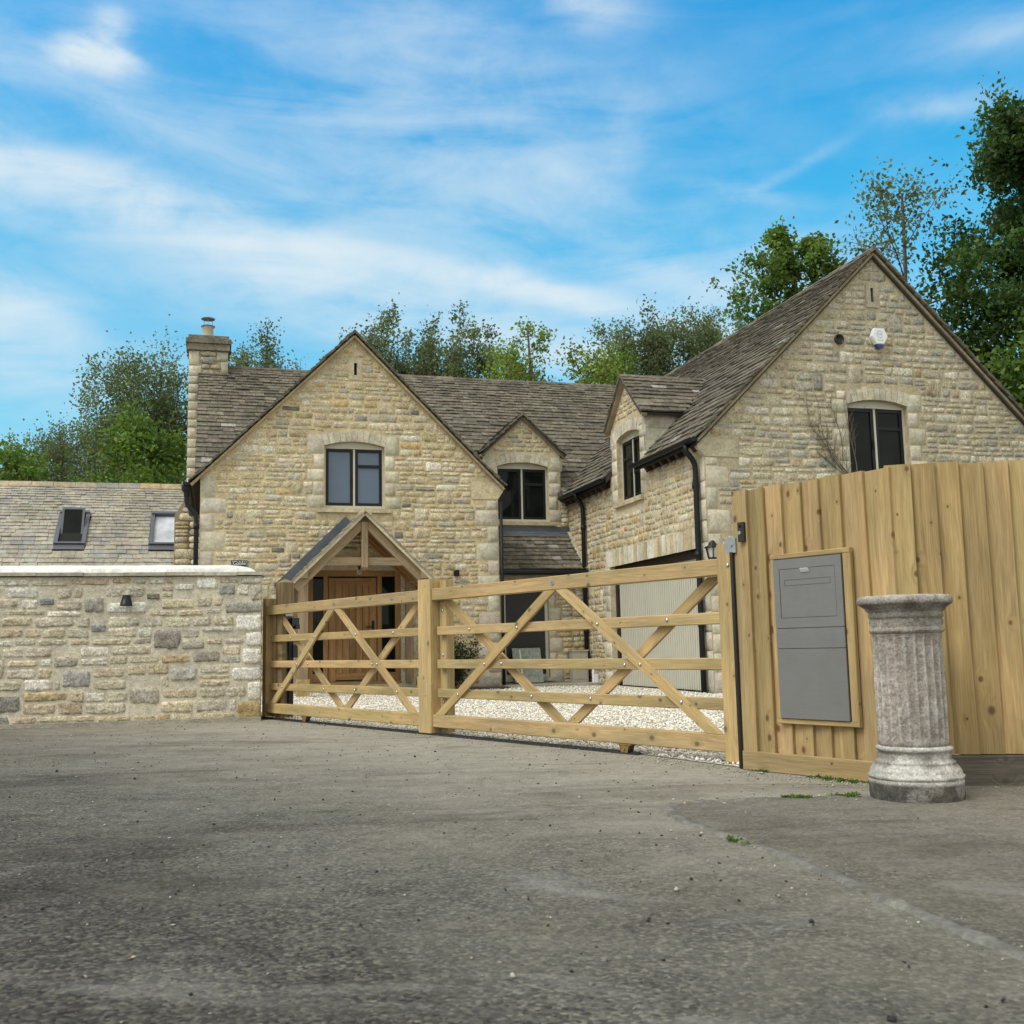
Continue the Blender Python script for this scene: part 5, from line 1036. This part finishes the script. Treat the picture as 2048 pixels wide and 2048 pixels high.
q = MB(); q.beam(FDr_*0.0+np.array([0, 0, .05])+FN*.008, FDr_*1.06+np.array([0, 0, .05])+FN*.008, (0, 0, 1), .106, .026, .004, (.86, .86, .86)); q.build('gravel_board', M['fence_wood'], f1)
q = MB()
for z in (.35, .85, 1.4): q.beam(np.array([0, 0, z])-FN*.045, FDr_*1.02+np.array([0, 0, z])-FN*.045, (0, 0, 1), .08, .04, .004, (.8, .8, .8))
for s in (.035, .98): q.beam(FDr_*s-FN*.115, FDr_*s-FN*.115+np.array([0, 0, 1.5]), FDr_, .09, .09, .005, (.8, .8, .8))
q.build('frame_timbers', M['fence_wood'], f1)
fx0, fx1, fz0, fz1 = .270, .793, .266, 1.187; tp = .014
q = MB()
for a_, b_, sd in (((fx0, fz0+.014), (fx1, fz0+.014), 0), ((fx0, fz1-.014), (fx1, fz1-.014), 0), ((fx0+.013, fz0+.028), (fx0+.013, fz1-.028), 1), ((fx1-.024, fz0+.028), (fx1-.024, fz1-.028), 1)):
    q.beam(FDr_*a_[0]+np.array([0, 0, a_[1]])+FN*tp, FDr_*b_[0]+np.array([0, 0, b_[1]])+FN*tp, FDr_ if sd else (0, 0, 1), .028 if not (sd and a_[0] > .5) else .048, .03, .004, (1.02, 1.0, .92))
q.build('box_surround', M['fence_wood'], f1)
q = MB(); q.beam(FDr_*-.035+np.array([0, 0, .0])-FN*.02, FDr_*-.035+np.array([0, 0, 1.23])-FN*.02, FDr_, .022, .05, .003); q.build('edge_strip', M['black_plastic'], f1)
f2 = thing('board_fence', 'new upright board fence run behind the stone column with a dark gravel board', 'fence', (1.908, 5.328, 0))
F2D = np.array([.995, -.10, 0])/np.hypot(.995, .1); F2N = np.array([-.10, -.995, 0])/np.hypot(.995, .1); FFR2 = (np.zeros(3), F2D, np.array([0, 0, 1.]), F2N)
x = -.004
for i in range(25):
    wd = .118*random.uniform(.96, 1.05); fboard(f2, FFR2, x-.012, x+wd, .145, 1.592+random.uniform(-.008, .008)-.012*min(i, 8)/6, -.02); x += wd
q = MB(); q.beam(F2D*0.0+np.array([0, 0, .065])-F2N*.004, F2D*2.95+np.array([0, 0, .065])-F2N*.004, (0, 0, 1), .15, .03, .004, (.60, .74, 1.1)); q.build('gravel_board', M['old_wood'], f2)
q = MB()
for z in (.35, .85, 1.4): q.beam(np.array([0, 0, z])-F2N*.045+F2D*.03, F2D*2.95+np.array([0, 0, z])-F2N*.045, (0, 0, 1), .08, .04, .004, (.8, .8, .8))
q.build('frame_timbers', M['fence_wood'], f2)
# parcel box
bx = thing('parcel_box', 'brushed grey metal parcel box set into the fence', 'parcel box', tuple(F0+np.array([0, 0, .297])))
bxo = np.array([0, 0, -.297]); BFR = (bxo, *FFR[1:]); a0, a1, zb0, zb1 = .297, .742, .297, 1.155; D0 = .030
def bpanel(name, x0, x1, z0, z1, d0, d1, m_='box_grey', parent=bx):
    q = MB(); c_ = bxo+FDr_*(x0+x1)/2+np.array([0, 0, (z0+z1)/2])+FN*(d0+d1)/2; q.beam(c_-np.array([0, 0, (z1-z0)/2]), c_+np.array([0, 0, (z1-z0)/2]), FDr_, x1-x0, d1-d0, .0012); return q.build(name, M[m_], parent)
bpanel('case', a0+.006, a1-.006, zb0+.006, zb1-.006, -.30, D0-.004)
q = MB(); q.sheet([(a0, .781), (a1, .781), (a1, zb1), (a0, zb1)], [[(.3365, .834), (.7025, .834), (.7025, 1.1015), (.3365, 1.1015)]], (bxo+FN*(D0+.008), *FFR[1:]), .012); q.build('front_panel', M['box_grey'], bx)
flp = bpanel('flap', .339, .700, .8365, 1.099, D0-.002, D0+.007)
q = MB(); sl_ = BFR[0]+FN*(D0+.0078); q.sheet([(.371, 1.009), (.671, 1.009), (.671, 1.041), (.371, 1.041)], [[(.3725, 1.0105), (.6695, 1.0105), (.6695, 1.0395), (.3725, 1.0395)]], (sl_, *FFR[1:]), .001, (.3, .3, .3)); q.build('name_slot', M['black_plastic'], flp)
q = MB(); c_ = bxo+FDr_*.516+np.array([0, 0, 1.088])+FN*(D0+.018); q.beam(c_-FDr_*.027, c_+FDr_*.027, np.array([0, 0, .8])+FN*.6, .024, .003, .001); q.build('handle', M['white_plastic'], flp)
bpanel('middle_panel', a0, a1, .672, .777, D0-.004, D0+.008); bpanel('door', a0, a1, zb0, .668, D0-.004, D0+.008)
# video bell
vb = thing('video_doorbell', 'slim black video doorbell on the first fence board', 'doorbell', tuple(F0+FDr_*.064+np.array([0, 0, 1.338])+FN*.001)); vr = np.column_stack([FDr_, FN, [0, 0, 1]])
q = MB(); q.beam(np.array([0, 0, -.056])+FN*.013, np.array([0, 0, .056])+FN*.013, FDr_, .048, .026, .006); q.build('case', M['black_plastic'], vb)
q = MB(); q.lathe([(.009, 0), (.009, .003), (.0, .004)], FN*.026+np.array([0, 0, .033]), 16, axis=FN); q.build('lens', M['dark_glass'], vb)
q = MB(); q.lathe([(.011, 0), (.011, .003), (.008, .004), (.0, .003)], FN*.026+np.array([0, 0, -.005])-FDr_*.006, 18, axis=FN); q.build('button', M['galv'], vb)
gb = thing('gate_bracket', 'galvanised steel guide bracket at the gate top beside the fence', 'bracket', tuple(F0+np.array([0, 0, 1.27])))
q = MB(); q.prism([(-.084, -.03), (-.072, -.043), (.0, -.043), (.0, .043), (-.072, .043), (-.084, .032)], FFR, -.11, .0); q.build('box', M['galv'], gb)
q = MB(); q.prism([(-.06, .044), (.02, .044), (.02, .047), (-.06, .047)], FFR, -.10, -.01); q.lathe([(.007, 0), (.007, .006)], FDr_*-.03+FN*.001, 8, axis=FN); q.build('plate', M['galv'], gb)

# ================================================================== STONE COLUMN
cl_ = thing('stone_column', 'short weathered fluted stone column standing on the tarmac', 'column', (1.80, 4.927, 0))
nzr = lambda r, z, t: .98*r+0.0016*sin(9*t+40*z)*sin(23*z+3*t)+RNG.normal(0, .0005)
def lat(name, prof, rf=None, tint=(1, 1, 1), seg=120, tf=None):
    P = []
    for (r0, z0), (r1, z1) in zip(prof[:-1], prof[1:]):
        k = max(1, int(np.hypot(r1-r0, z1-z0)/.010))
        for i in range(k): P.append((r0+(r1-r0)*i/k, z0+(z1-z0)*i/k))
    P.append(prof[-1]); q = MB()
    tn_ = tint if tf is None else np.array([tf(r, z, 2*pi*k/seg) for r, z in P for k in range(seg)])
    q.lathe(P, (0, 0, 0), seg, tn_, 0, None, rf or nzr); return q.build(name, M['cast_stone'], cl_, True)
LIME = np.array((0.62, 0.61, 0.56)); GREY = np.array((0.30, 0.285, 0.255)); PINK = np.array((0.385, 0.338, 0.302)); DIRT = np.array((0.105, 0.10, 0.088))
blob = [(RNG.uniform(0, 2*pi), RNG.uniform(0, .95), RNG.uniform(.02, .09)) for _ in range(46)]
def limey(t, z, k=1.0):
    """lime bloom patches"""
    s_ = 0.0
    for a, zz, r in blob:
        d_ = (((t-a+pi) % (2*pi)-pi)*.16)**2+(z-zz)**2; s_ = max(s_, 1-d_/(r*r))
    return max(0.0, min(1.0, s_*1.6*k+RNG.normal(0, .12)))
lat('plinth', [(.203, -.01), (.207, .02), (.208, .078), (.205, .088), (.19, .088)], None, tf=lambda r, z, t: DIRT+(LIME-DIRT)*(.55*max(0, limey(t, z)-.55)+(.6 if z > .076 else 0)))
lat('base', [(.20, .086), (.2095, .094), (.2095, .104), (.201, .108), (.199, .122), (.196, .128), (.183, .148), (.174, .152), (.1765, .158), (.1765, .164), (.166, .168), (.156, .178), (.156, .206), (.162, .208), (.169, .214), (.169, .223), (.160, .230), (.154, .233)],
    lambda r, z, t: nzr(r, z, t)+(.010*max(0, abs(sin(8*t+(.4 if z > .192 else 0)))-.35)*sin(pi*(z-.178)/.028) if .178 < z < .206 else 0), seg=200,
    tf=lambda r, z, t: GREY+(LIME-GREY)*min(1, .85*limey(t, z)+(.65 if (.10 < z < .146 or z > .218) else .15)*RNG.uniform(.5, 1.1)))
def flu(z): return max(0, min(1, (z-.245)/.02, (.728-z)/.02))
def flute(r, z, t): return nzr(r, z, t)-.0105*flu(z)*abs(sin(11*t))**.8
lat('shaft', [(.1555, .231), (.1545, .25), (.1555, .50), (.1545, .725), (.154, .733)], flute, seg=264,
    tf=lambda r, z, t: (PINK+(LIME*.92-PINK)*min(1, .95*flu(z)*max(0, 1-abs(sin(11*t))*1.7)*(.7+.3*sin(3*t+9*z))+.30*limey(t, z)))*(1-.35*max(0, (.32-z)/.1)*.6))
CAPC = np.array((0.32, 0.29, 0.255))
lat('capital', [(.154, .732), (.159, .735), (.166, .742), (.167, .750), (.160, .757), (.156, .760), (.157, .766), (.157, .80), (.160, .803), (.165, .806), (.166, .826), (.163, .830), (.172, .834), (.174, .846), (.186, .856), (.199, .864), (.2095, .868), (.2125, .880), (.2115, .894), (.204, .903), (.185, .905), (.02, .900)],
    lambda r, z, t: nzr(r, z, t)+(.009*max(0, abs(sin(12*t)+.6*sin(24*t+70*z))-.5)*sin(pi*(z-.766)/.036) if .766 < z < .802 else 0)+(.005*abs(sin(30*t)) if .834 < z < .866 else 0)+(.0025*sin(5*t)*sin(11*t) if z > .866 else 0), seg=240,
    tf=lambda r, z, t: CAPC*(.62 if .84 < z < .868 else 1.0)+(LIME-CAPC)*(.32*limey(t, z)+(.12 if z > .87 else 0)))

# ================================================================== PLANTS
def leaves(name, P, size, m_, parent, bright, droop=0.3, aspect=.5, wind=None):
    """one small folded leaf per point"""
    k = len(P); d = RNG.normal(0, 1, (k, 3)); d[:, 2] -= droop
    if wind is not None: d += np.array(wind)
    d /= np.linalg.norm(d, axis=1)[:, None]; r = RNG.normal(0, 1, (k, 3)); s_ = np.cross(d, r); s_ /= np.linalg.norm(s_, axis=1)[:, None]; nn = np.cross(d, s_)
    L = (size*RNG.uniform(.6, 1.3, k))[:, None]; wd = L*aspect*.5
    v = np.empty((k, 4, 3)); v[:, 0] = P-d*L*.5; v[:, 1] = P+s_*wd+nn*L*.12-d*L*.05; v[:, 2] = P+d*L*.5; v[:, 3] = P-s_*wd+nn*L*.12-d*L*.05
    f = np.arange(4*k).reshape(k, 4); t = np.empty((k, 3)); t[:, :] = bright[:, None]; t *= RNG.uniform(.7, 1.3, (k, 1)); t[:, 0] *= RNG.uniform(.85, 1.25, k)
    return sheet_np(name, v.reshape(-1, 3), f, m_, np.repeat(t, 4, axis=0), parent)
def branch(mb, p, d, L, r, bend=.15, k=4, up=0.0):
    pts = [np.array(p)]; dd = np.array(d)/np.linalg.norm(d)
    for i in range(k):
        dd = dd+RNG.normal(0, bend, 3)*.5; dd[2] += up; dd /= np.linalg.norm(dd); pts.append(pts[-1]+dd*L/k)
    mb.tube(pts, list(np.linspace(r, max(r*.25, .006), k+1)), 6 if r > .04 else 4, cap=False); return pts
def tree(name, label, x, y, H, R, kind, n_leaf, leaf, m_, group='trees standing behind the house', base=0.25, lean=(0, 0), twig=True, squash=1.0):
    global RNG
    RNG = np.random.default_rng(int(abs(x*1000)+y*77+H*13))      # each tree keeps its own shape
    t = thing(name, label, 'tree', (x, y, -.03), 0, group); mb = MB(); P = []; B = []
    top = np.array([lean[0], lean[1], H*.97]); tr = branch(mb, (0, 0, 0), top, H*.93, H*.0055 if kind == 'poplar' else max(.05, H*.011), .05, 8)
    nb = {'poplar': 0, 'maple': 44, 'sparse': 22, 'sapling': 7, 'bush': 24}[kind]
    if kind == 'poplar':        # several upright leaders, each a loose spray of leaves
        for i in range(11):
            a = i*2.4+RNG.uniform(-.4, .4); rr = R*(.15+.75*sqrt((i+.5)/11)); Ht = H*(1.0-.12*(rr/R)**1.5-RNG.uniform(0, .05)) if i else H
            p0 = tr[2]+(tr[3]-tr[2])*RNG.uniform(0, 1); p1 = np.array([cos(a)*rr+lean[0], sin(a)*rr+lean[1], Ht])
            bp = [p0+(p1-p0)*u+np.array([cos(a), sin(a), 0])*rr*.25*sin(pi*u)+RNG.normal(0, .04*R, 3)*min(u*3, 1) for u in np.linspace(0, 1, 9)]
            mb.tube(bp, list(np.linspace(H*.0035, .008, 9)), 5, cap=False)
            for k in range(22):
                u = RNG.uniform(.22, 1.0)**.8; q2 = u*8; j2 = min(int(q2), 7); p2 = bp[j2]+(bp[j2+1]-bp[j2])*(q2-j2); a2 = RNG.uniform(0, 2*pi); L2 = R*RNG.uniform(.25, .60)*(1.1-u*.5)
                dd = np.array([cos(a2)*.7, sin(a2)*.7, RNG.uniform(.5, 1.1)]); tp_ = branch(mb, p2, dd, L2, .010, .25, 3); br = RNG.uniform(.65, 1.3)
                for q3 in tp_[1:]: P.append(q3); B.append(br*RNG.uniform(.85, 1.15))
            for q3 in bp[4:]: P.append(q3); B.append(RNG.uniform(.8, 1.2))
    for i in range(nb):
        h = base+(1-base)*(i+RNG.uniform(0, 1))/nb; q = h*8; j = min(int(q), 7); p = tr[j]+(tr[j+1]-tr[j])*(q-j); a = i*2.4+RNG.normal(0, .5)
        hh = (h-base)/(1-base)
        if kind == 'poplar': prof = (1-.55*hh**2.2)*RNG.uniform(.6, 1.2); el_ = RNG.uniform(.85, 1.22); L = R*.85*prof/cos(el_)*.62
        elif kind == 'sapling': prof = 1-hh*.6; el_ = RNG.uniform(.6, 1.1); L = R*1.2*prof
        elif kind == 'sparse': prof = sin(pi*min(1, .25+hh*.7))**.8*RNG.uniform(.7, 1.2); el_ = RNG.uniform(.3, .8); L = R*1.15*prof
        else: prof = (sin(pi*min(1, .22+hh*.74))**.6)*RNG.uniform(.75, 1.12); el_ = RNG.uniform(.05, .65)+hh*.35; L = R*1.02*prof
        d = np.array([cos(a)*cos(el_), sin(a)*cos(el_)*squash, sin(el_)]); bp = branch(mb, p, d, L, max(.014, H*.0035*(1.2-hh)), .22, 5, .04 if kind != 'maple' else 0)
        ns = {'poplar': 7, 'maple': 17, 'sparse': 8, 'sapling': 3, 'bush': 8}[kind]
        for k in range(ns):
            u = RNG.uniform(.25, 1.0); q2 = u*5; j2 = min(int(q2), 4); p2 = bp[j2]+(bp[j2+1]-bp[j2])*(q2-j2)
            d2 = d*.6+RNG.normal(0, .6, 3); d2[2] += .35 if kind == 'poplar' else .05; L2 = L*RNG.uniform(.18, .42)
            if twig: tp_ = branch(mb, p2, d2, L2, .012, .3, 3)
            else: dd = d2/np.linalg.norm(d2); tp_ = [p2, p2+dd*L2*.33, p2+dd*L2*.66, p2+dd*L2]
            br = RNG.uniform(.62, 1.35)*(.8 if u < .5 else 1.0)
            for q3 in (tp_[1], tp_[2], tp_[3]): P.append(q3); B.append(br*RNG.uniform(.85, 1.15))
        for q3 in bp[2:]: P.append(q3); B.append(RNG.uniform(.7, 1.2))
    P = np.array(P); B = np.array(B); w_ = RNG.uniform(.2, 1, len(P))**1.5; idx = RNG.choice(len(P), n_leaf, p=w_/w_.sum())
    sg = {'poplar': .16*R, 'maple': .055*R, 'sparse': .10*R, 'sapling': .13, 'bush': .12*R}[kind]*np.array([1, 1, 1.0 if kind != 'maple' else .6])
    if kind == 'poplar': sg = np.array([.10, .10, .12])*R
    LP = P[idx]+RNG.normal(0, 1, (n_leaf, 3))*sg; keep = LP[:, 2] > .3
    mb.build('trunk', M['bark'], t); leaves('crown', LP[keep], leaf, m_, t, B[idx][keep], .35, .62 if kind != 'poplar' else .7, (.25, 0, 0)); return t
pl_, ml_, bl_, yl_ = M['poplar_leaf'], M['maple_leaf'], M['bright_leaf'], M['yellow_leaf']
for i, (x, y, H, R, n_, lb) in enumerate([
    (-23.1, 48, 10.6, 1.9, 2600, 'low grey green poplar at the far left edge of the picture'), (-21.3, 48, 11.5, 1.6, 2600, 'slim poplar second from the left edge over the outbuilding ridge'),
    (-19.2, 46, 11.3, 1.8, 3200, 'poplar with ragged top third from the left over the outbuilding'), (-17.0, 45, 11.5, 1.7, 3400, 'poplar leaning on the tall poplar left of the chimney'),
    (-14.8, 42, 13.2, 2.3, 7000, 'tallest broad poplar left of the stone chimney'), (-13.2, 42, 12.2, 1.3, 2800, 'slender poplar half hidden behind the stone chimney'),
    (-10.5, 42, 13.7, 1.7, 5200, 'rounded poplar just right of the stone chimney'), (-9.25, 44, 13.4, 1.1, 1700, 'thin short poplar over the roof right of the chimney'),
    (-5.2, 40, 13.8, 1.45, 5600, 'dense poplar touching the apex of the porch gable'), (-3.5, 41, 13.8, 1.1, 3600, 'narrow poplar in the middle of the group over the main roof'), (-2.35, 40, 13.8, 1.3, 4800, 'tallest poplar of the group over the main roof'),
    (-1.35, 42, 13.7, 1.2, 3600, 'poplar right of the tallest one over the main roof'), (-.1, 44, 13.9, 1.1, 1500, 'thin airy poplar at the right end of the group over the main roof'),
    (5.0, 42, 14.5, 1.7, 6500, 'left one of the dense poplar pair behind the wing ridge'), (6.7, 42, 14.8, 1.8, 6800, 'right one of the dense poplar pair behind the wing ridge'), (8.1, 43, 13.8, 1.1, 1800, 'small thin poplar beside the dense pair behind the wing'),
    (9.7, 45, 15.7, 1.5, 3600, 'grey poplar rising beside the round green tree behind the wing')]):
    tree('poplar_tree', lb, x, y, H*.975, R*1.15+.25, 'poplar', int(n_*2.9), .125, pl_, 'poplars behind the house', .3)
tree('poplar_tree', 'sparse see through poplar left of the porch gable apex', -8.0, 44, 14.3, 1.5, 'sparse', 1500, .13, pl_, 'poplars behind the house', .3)
tree('sapling_tree', 'young yellow green sapling with bare stems over the main roof', 1.15, 34, 12.0, 1.5, 'sapling', 1300, .13, yl_, None, .55)
tree('maple_tree', 'low yellow green maple left of the bare sapling over the main roof', .2, 36, 11.2, 2.4, 'bush', 6000, .15, yl_, 'yellow green maples over the main roof', .3)
tree('maple_tree', 'low yellow green maple right of the bare sapling over the main roof', 2.5, 36, 11.2, 2.3, 'bush', 6000, .15, yl_, 'yellow green maples over the main roof', .3)
tree('maple_tree', 'low green maple at the valley between main roof and wing dormer', 4.0, 37, 11.4, 1.7, 'bush', 4200, .15, bl_, 'yellow green maples over the main roof', .3)
tree('round_tree', 'mid sized round green tree above the wing roof', 8.2, 30, 13.4, 2.5, 'maple', 20000, .15, bl_, None, .35)
tree('birch_tree', 'sparse open tree with thin grey green leaves right of the wing apex', 11.5, 30, 14.6, 2.9, 'sparse', 4200, .14, pl_, None, .35)
tree('maple_tree', 'huge dark green maple at the right edge behind the wing', 14.6, 26, 14.4, 4.6, 'maple', 160000, .15, ml_, None, .12)
tree('maple_tree', 'lighter green maple low at the right edge behind the wing gable', 12.1, 23, 8.2, 1.9, 'bush', 9000, .17, bl_, None, .2)
tree('maple_tree', 'bright green bushy maple left of the chimney over the outbuilding ridge', -11.6, 33, 8.0, 2.3, 'bush', 9500, .16, bl_, 'bright maples over the outbuilding ridge', .2)
tree('maple_tree', 'bright green bushy maple at the left edge over the outbuilding ridge', -16.2, 34, 7.3, 2.1, 'bush', 7500, .16, bl_, 'bright maples over the outbuilding ridge', .2)
tree('maple_tree', 'low bright green maple between two larger ones over the outbuilding ridge', -14.0, 35, 6.6, 1.9, 'bush', 5000, .16, bl_, 'bright maples over the outbuilding ridge', .2)
# shrub by the gable
sh = thing('shrub', 'small dark leafy shrub against the gable right of the porch', 'shrub', tuple(HW(-2.86, 4.42)), HA)
mb = MB(); P = []
for i in range(16):
    a = i*2.4; bp = branch(mb, (0, 0, .02), (cos(a)*.32, sin(a)*.25, 1), RNG.uniform(.55, 1.0), .012, .3, 5); P += bp[1:]
mb.build('stem', M['bark'], sh); P = np.array(P); ix = RNG.choice(len(P), 2600); leaves('foliage', P[ix]+RNG.normal(0, .075, (2600, 3))*np.array([1, .8, 1]), .05, M['shrub_leaf'], sh, RNG.uniform(.6, 1.5, 2600))
sh = thing('ivy', 'dark trailing ivy at the wall end behind the gate stile', 'ivy', tuple(np.array([-2.71, 11.495, 0])+np.array([.02, .62, 0])))
mb = MB(); P = []
for i in range(5): P += branch(mb, (0, 0, .02), (.04*(i-2), .02, 1), RNG.uniform(.7, 1.05), .008, .15, 6)[1:]
mb.build('stem', M['bark'], sh); P = np.array(P); ix = RNG.choice(len(P), 500); leaves('foliage', P[ix]+RNG.normal(0, .035, (500, 3)), .05, M['shrub_leaf'], sh, RNG.uniform(.6, 1.5, 500))
# bare creeper on the wing gable
cr = thing('climbing_plant', 'bare dry creeper stems spread over the wing gable wall', 'creeper', tuple(HW(2.44, -.03, 3.0)), HA); mb = MB()
def creep(p, d, L, r, depth):
    pts = [np.array(p, float)]; dd = np.array(d, float); k = 7
    for i in range(k): dd = dd+np.array([RNG.normal(0, .10), 0, RNG.normal(0, .07)]); dd /= np.linalg.norm(dd); pts.append(pts[-1]+dd*L/k+np.array([0, RNG.normal(0, .003), 0]))
    mb.tube(pts, list(np.linspace(r, r*.4, k+1)), 4, cap=False)
    if depth > 0:
        for i in range(2, k+1):
            if RNG.uniform() < .85: sg = 1 if RNG.uniform() < .6 else -1; creep(pts[i], dd+np.array([sg*.5, 0, .35]), L*RNG.uniform(.2, .42), r*.5, depth-1)
for dx, L, tilt in ((0, 1.05, -.75), (.02, 1.25, -.6), (-.02, .95, -.85), (.03, 1.4, -.42), (-.03, 1.15, -.68)): creep((.12+dx, 0, -.05), (tilt, 0, .8), L, .010, 2)
creep((.10, 0, .25), (.0, 0, 1), 1.05, .008, 2); creep((-.12, 0, .4), (-.05, 0, 1), .95, .008, 2)
mb.build('stems', M['twig'], cr)

# ================================================================== GRAVEL AND LOOSE STONES
def inpoly(P, poly):
    c = np.zeros(len(P), bool); k = len(poly)
    for i in range(k):
        (xa, ya), (xb, yb) = poly[i], poly[(i+1) % k]; m_ = (ya > P[:, 1]) != (yb > P[:, 1]); c ^= m_ & (P[:, 0] < (xb-xa)*(P[:, 1]-ya)/(yb-ya+1e-12)+xa)
    return c
OCT = np.array([(1, 0, 0), (-1, 0, 0), (0, 1, 0), (0, -1, 0), (0, 0, 1), (0, 0, -1)], float); OF = np.array([(0, 2, 4), (2, 1, 4), (1, 3, 4), (3, 0, 4), (2, 0, 5), (1, 2, 5), (3, 1, 5), (0, 3, 5)])
def chips(name, P, size, pal, m_, sink=.3, lim=None):
    k = len(P); sc = size[:, None]*np.stack([RNG.uniform(.7, 1.3, k), RNG.uniform(.5, 1.0, k), RNG.uniform(.35, .75, k)], 1)
    v = OCT[None]*sc[:, None, :]*RNG.uniform(.7, 1.25, (k, 6, 1)); v += RNG.normal(0, .12, (k, 6, 3))*size[:, None, None]
    a = RNG.uniform(0, 2*pi, k); ca, sa = np.cos(a)[:, None], np.sin(a)[:, None]; x = v[:, :, 0]*ca-v[:, :, 1]*sa; y = v[:, :, 0]*sa+v[:, :, 1]*ca
    v = np.stack([x, y, v[:, :, 2]+RNG.normal(0, .25, (k, 1))*x], 2); v[:, :, 2] += sc[:, 2:3]*(1-sink); v += P[:, None, :]
    f = (OF[None]+6*np.arange(k)[:, None, None]).reshape(-1, 3); pal = np.array(pal); t = pal[RNG.integers(0, len(pal), k) if lim is None else (RNG.uniform(0, 1, k)*lim).astype(int)]*RNG.uniform(.8, 1.15, (k, 1))
    return sheet_np(name, v.reshape(-1, 3), f, m_, np.repeat(t, 6, axis=0))
GP = [(.74, .70, .60), (.78, .76, .68), (.66, .60, .49), (.70, .63, .49), (.80, .79, .74), (.52, .46, .36), (.76, .73, .66), (.80, .77, .68)]
yard = [(1.28, 6.3), (6, 8), (6, 15.4), (2.8, 15.3), (1.75, 19.2), (-.5, 20.0), (-6.5, 19.0), (-2.66, 11.78), (.835, 7.10)]
N_ = 150000; Q = np.stack([RNG.uniform(-6.5, 4.2, N_), RNG.uniform(6.2, 20, N_), np.zeros(N_)], 1); Q = Q[inpoly(Q, yard)]
keep = RNG.uniform(0, 1, len(Q)) < np.clip((10.0/Q[:, 1])**2, .12, 1); keep &= (Q[:, 0] < .17*Q[:, 1]+.55); Q = Q[keep]
tag(chips('gravel', Q, RNG.uniform(.009, .021, len(Q)), GP, M['chips']), 'loose pale limestone gravel across the yard', 'gravel', kind='stuff')
# strays on the tarmac, thicker by the fence foot and the edging
def near(a, b, n, sd): 
    t = RNG.uniform(0, 1, n)[:, None]; d_ = np.array(b)-np.array(a); nrm = np.array([-d_[1], d_[0]])/np.linalg.norm(d_); return np.array(a)+t*d_+nrm*RNG.normal(0, sd, (n, 1))
A = np.concatenate([np.stack([RNG.uniform(-4.5, 3, 2600), RNG.uniform(1.7, 11, 2600)], 1), near((1.20, 6.1), (1.85, 5.2), 420, .10), near((.7, 4.93), (1.75, 5.02), 150, .06), near((.66, 4.6), (1.1, 2.5), 60, .12), near((.78, 6.95), (-2.5, 11.2), 500, .11), near((1.25, 6.2), (.82, 6.98), 700, .10), near((1.95, 5.15), (2.5, 5.12), 160, .08)])
ok = inpoly(A, [(-14, -8), (14, -8), (14, 5.2), (1.95, 5.24), (1.25, 6.10), (.80, 7.04), (-2.62, 11.6), (-2.75, 11.40), (-14, 9.0)]); pale_ = np.arange(len(A)) >= 2600; A = A[ok]; pale_ = pale_[ok]
nA = len(A); sz = RNG.uniform(.003, .0075, nA)*np.where(RNG.uniform(0, 1, nA) < .06, 1.8, 1.0)
tag(chips('loose_stones', np.column_stack([A, np.full(nA, -.004)]), sz, [(.44, .41, .34), (.34, .31, .255), (.035, .034, .034), (.045, .042, .04), (.20, .185, .16), (.36, .34, .29), (.03, .03, .031), (.05, .048, .046), (.035, .034, .034), (.17, .12, .09)], M['chips'], lim=np.where(pale_, 2, 10)), 'scattered small loose stones on the worn tarmac', 'stones', kind='stuff')
# weeds at the fence foot and the edging
Wp = np.concatenate([near((1.32, 6.08), (1.38, 6.0), 5, .02), near((1.52, 5.74), (1.72, 5.45), 16, .025), near((1.22, 4.985), (1.34, 4.985), 14, .012), near((1.42, 4.99), (1.58, 5.0), 12, .015), near((.76, 4.0), (.82, 3.85), 4, .012)])
k = 14*len(Wp); base = np.repeat(Wp, 14, axis=0)+RNG.normal(0, .012, (k, 2)); a = RNG.uniform(0, 2*pi, k); L = RNG.uniform(.006, .022, k); wd = RNG.uniform(.003, .007, k)
v = np.empty((k, 4, 3)); cx_, sx_ = np.cos(a), np.sin(a); dirx = np.stack([cx_, sx_], 1)
v[:, 0, :2] = base; v[:, 0, 2] = -.003; v[:, 2, :2] = base+dirx*L[:, None]; v[:, 2, 2] = L*RNG.uniform(.3, .9, k); mid_ = (v[:, 0]+v[:, 2])/2; mid_[:, 2] += L*.15
v[:, 1] = mid_; v[:, 3] = mid_; v[:, 1, 0] += -sx_*wd; v[:, 1, 1] += cx_*wd; v[:, 3, 0] -= -sx_*wd; v[:, 3, 1] -= cx_*wd
tag(sheet_np('weeds', v.reshape(-1, 3), np.arange(4*k).reshape(k, 4), bl_, np.repeat(RNG.uniform(.5, 1.1, (k, 1))*np.ones((1, 3)), 4, axis=0)), 'small green weeds along the fence foot and edging', 'weeds', kind='stuff')
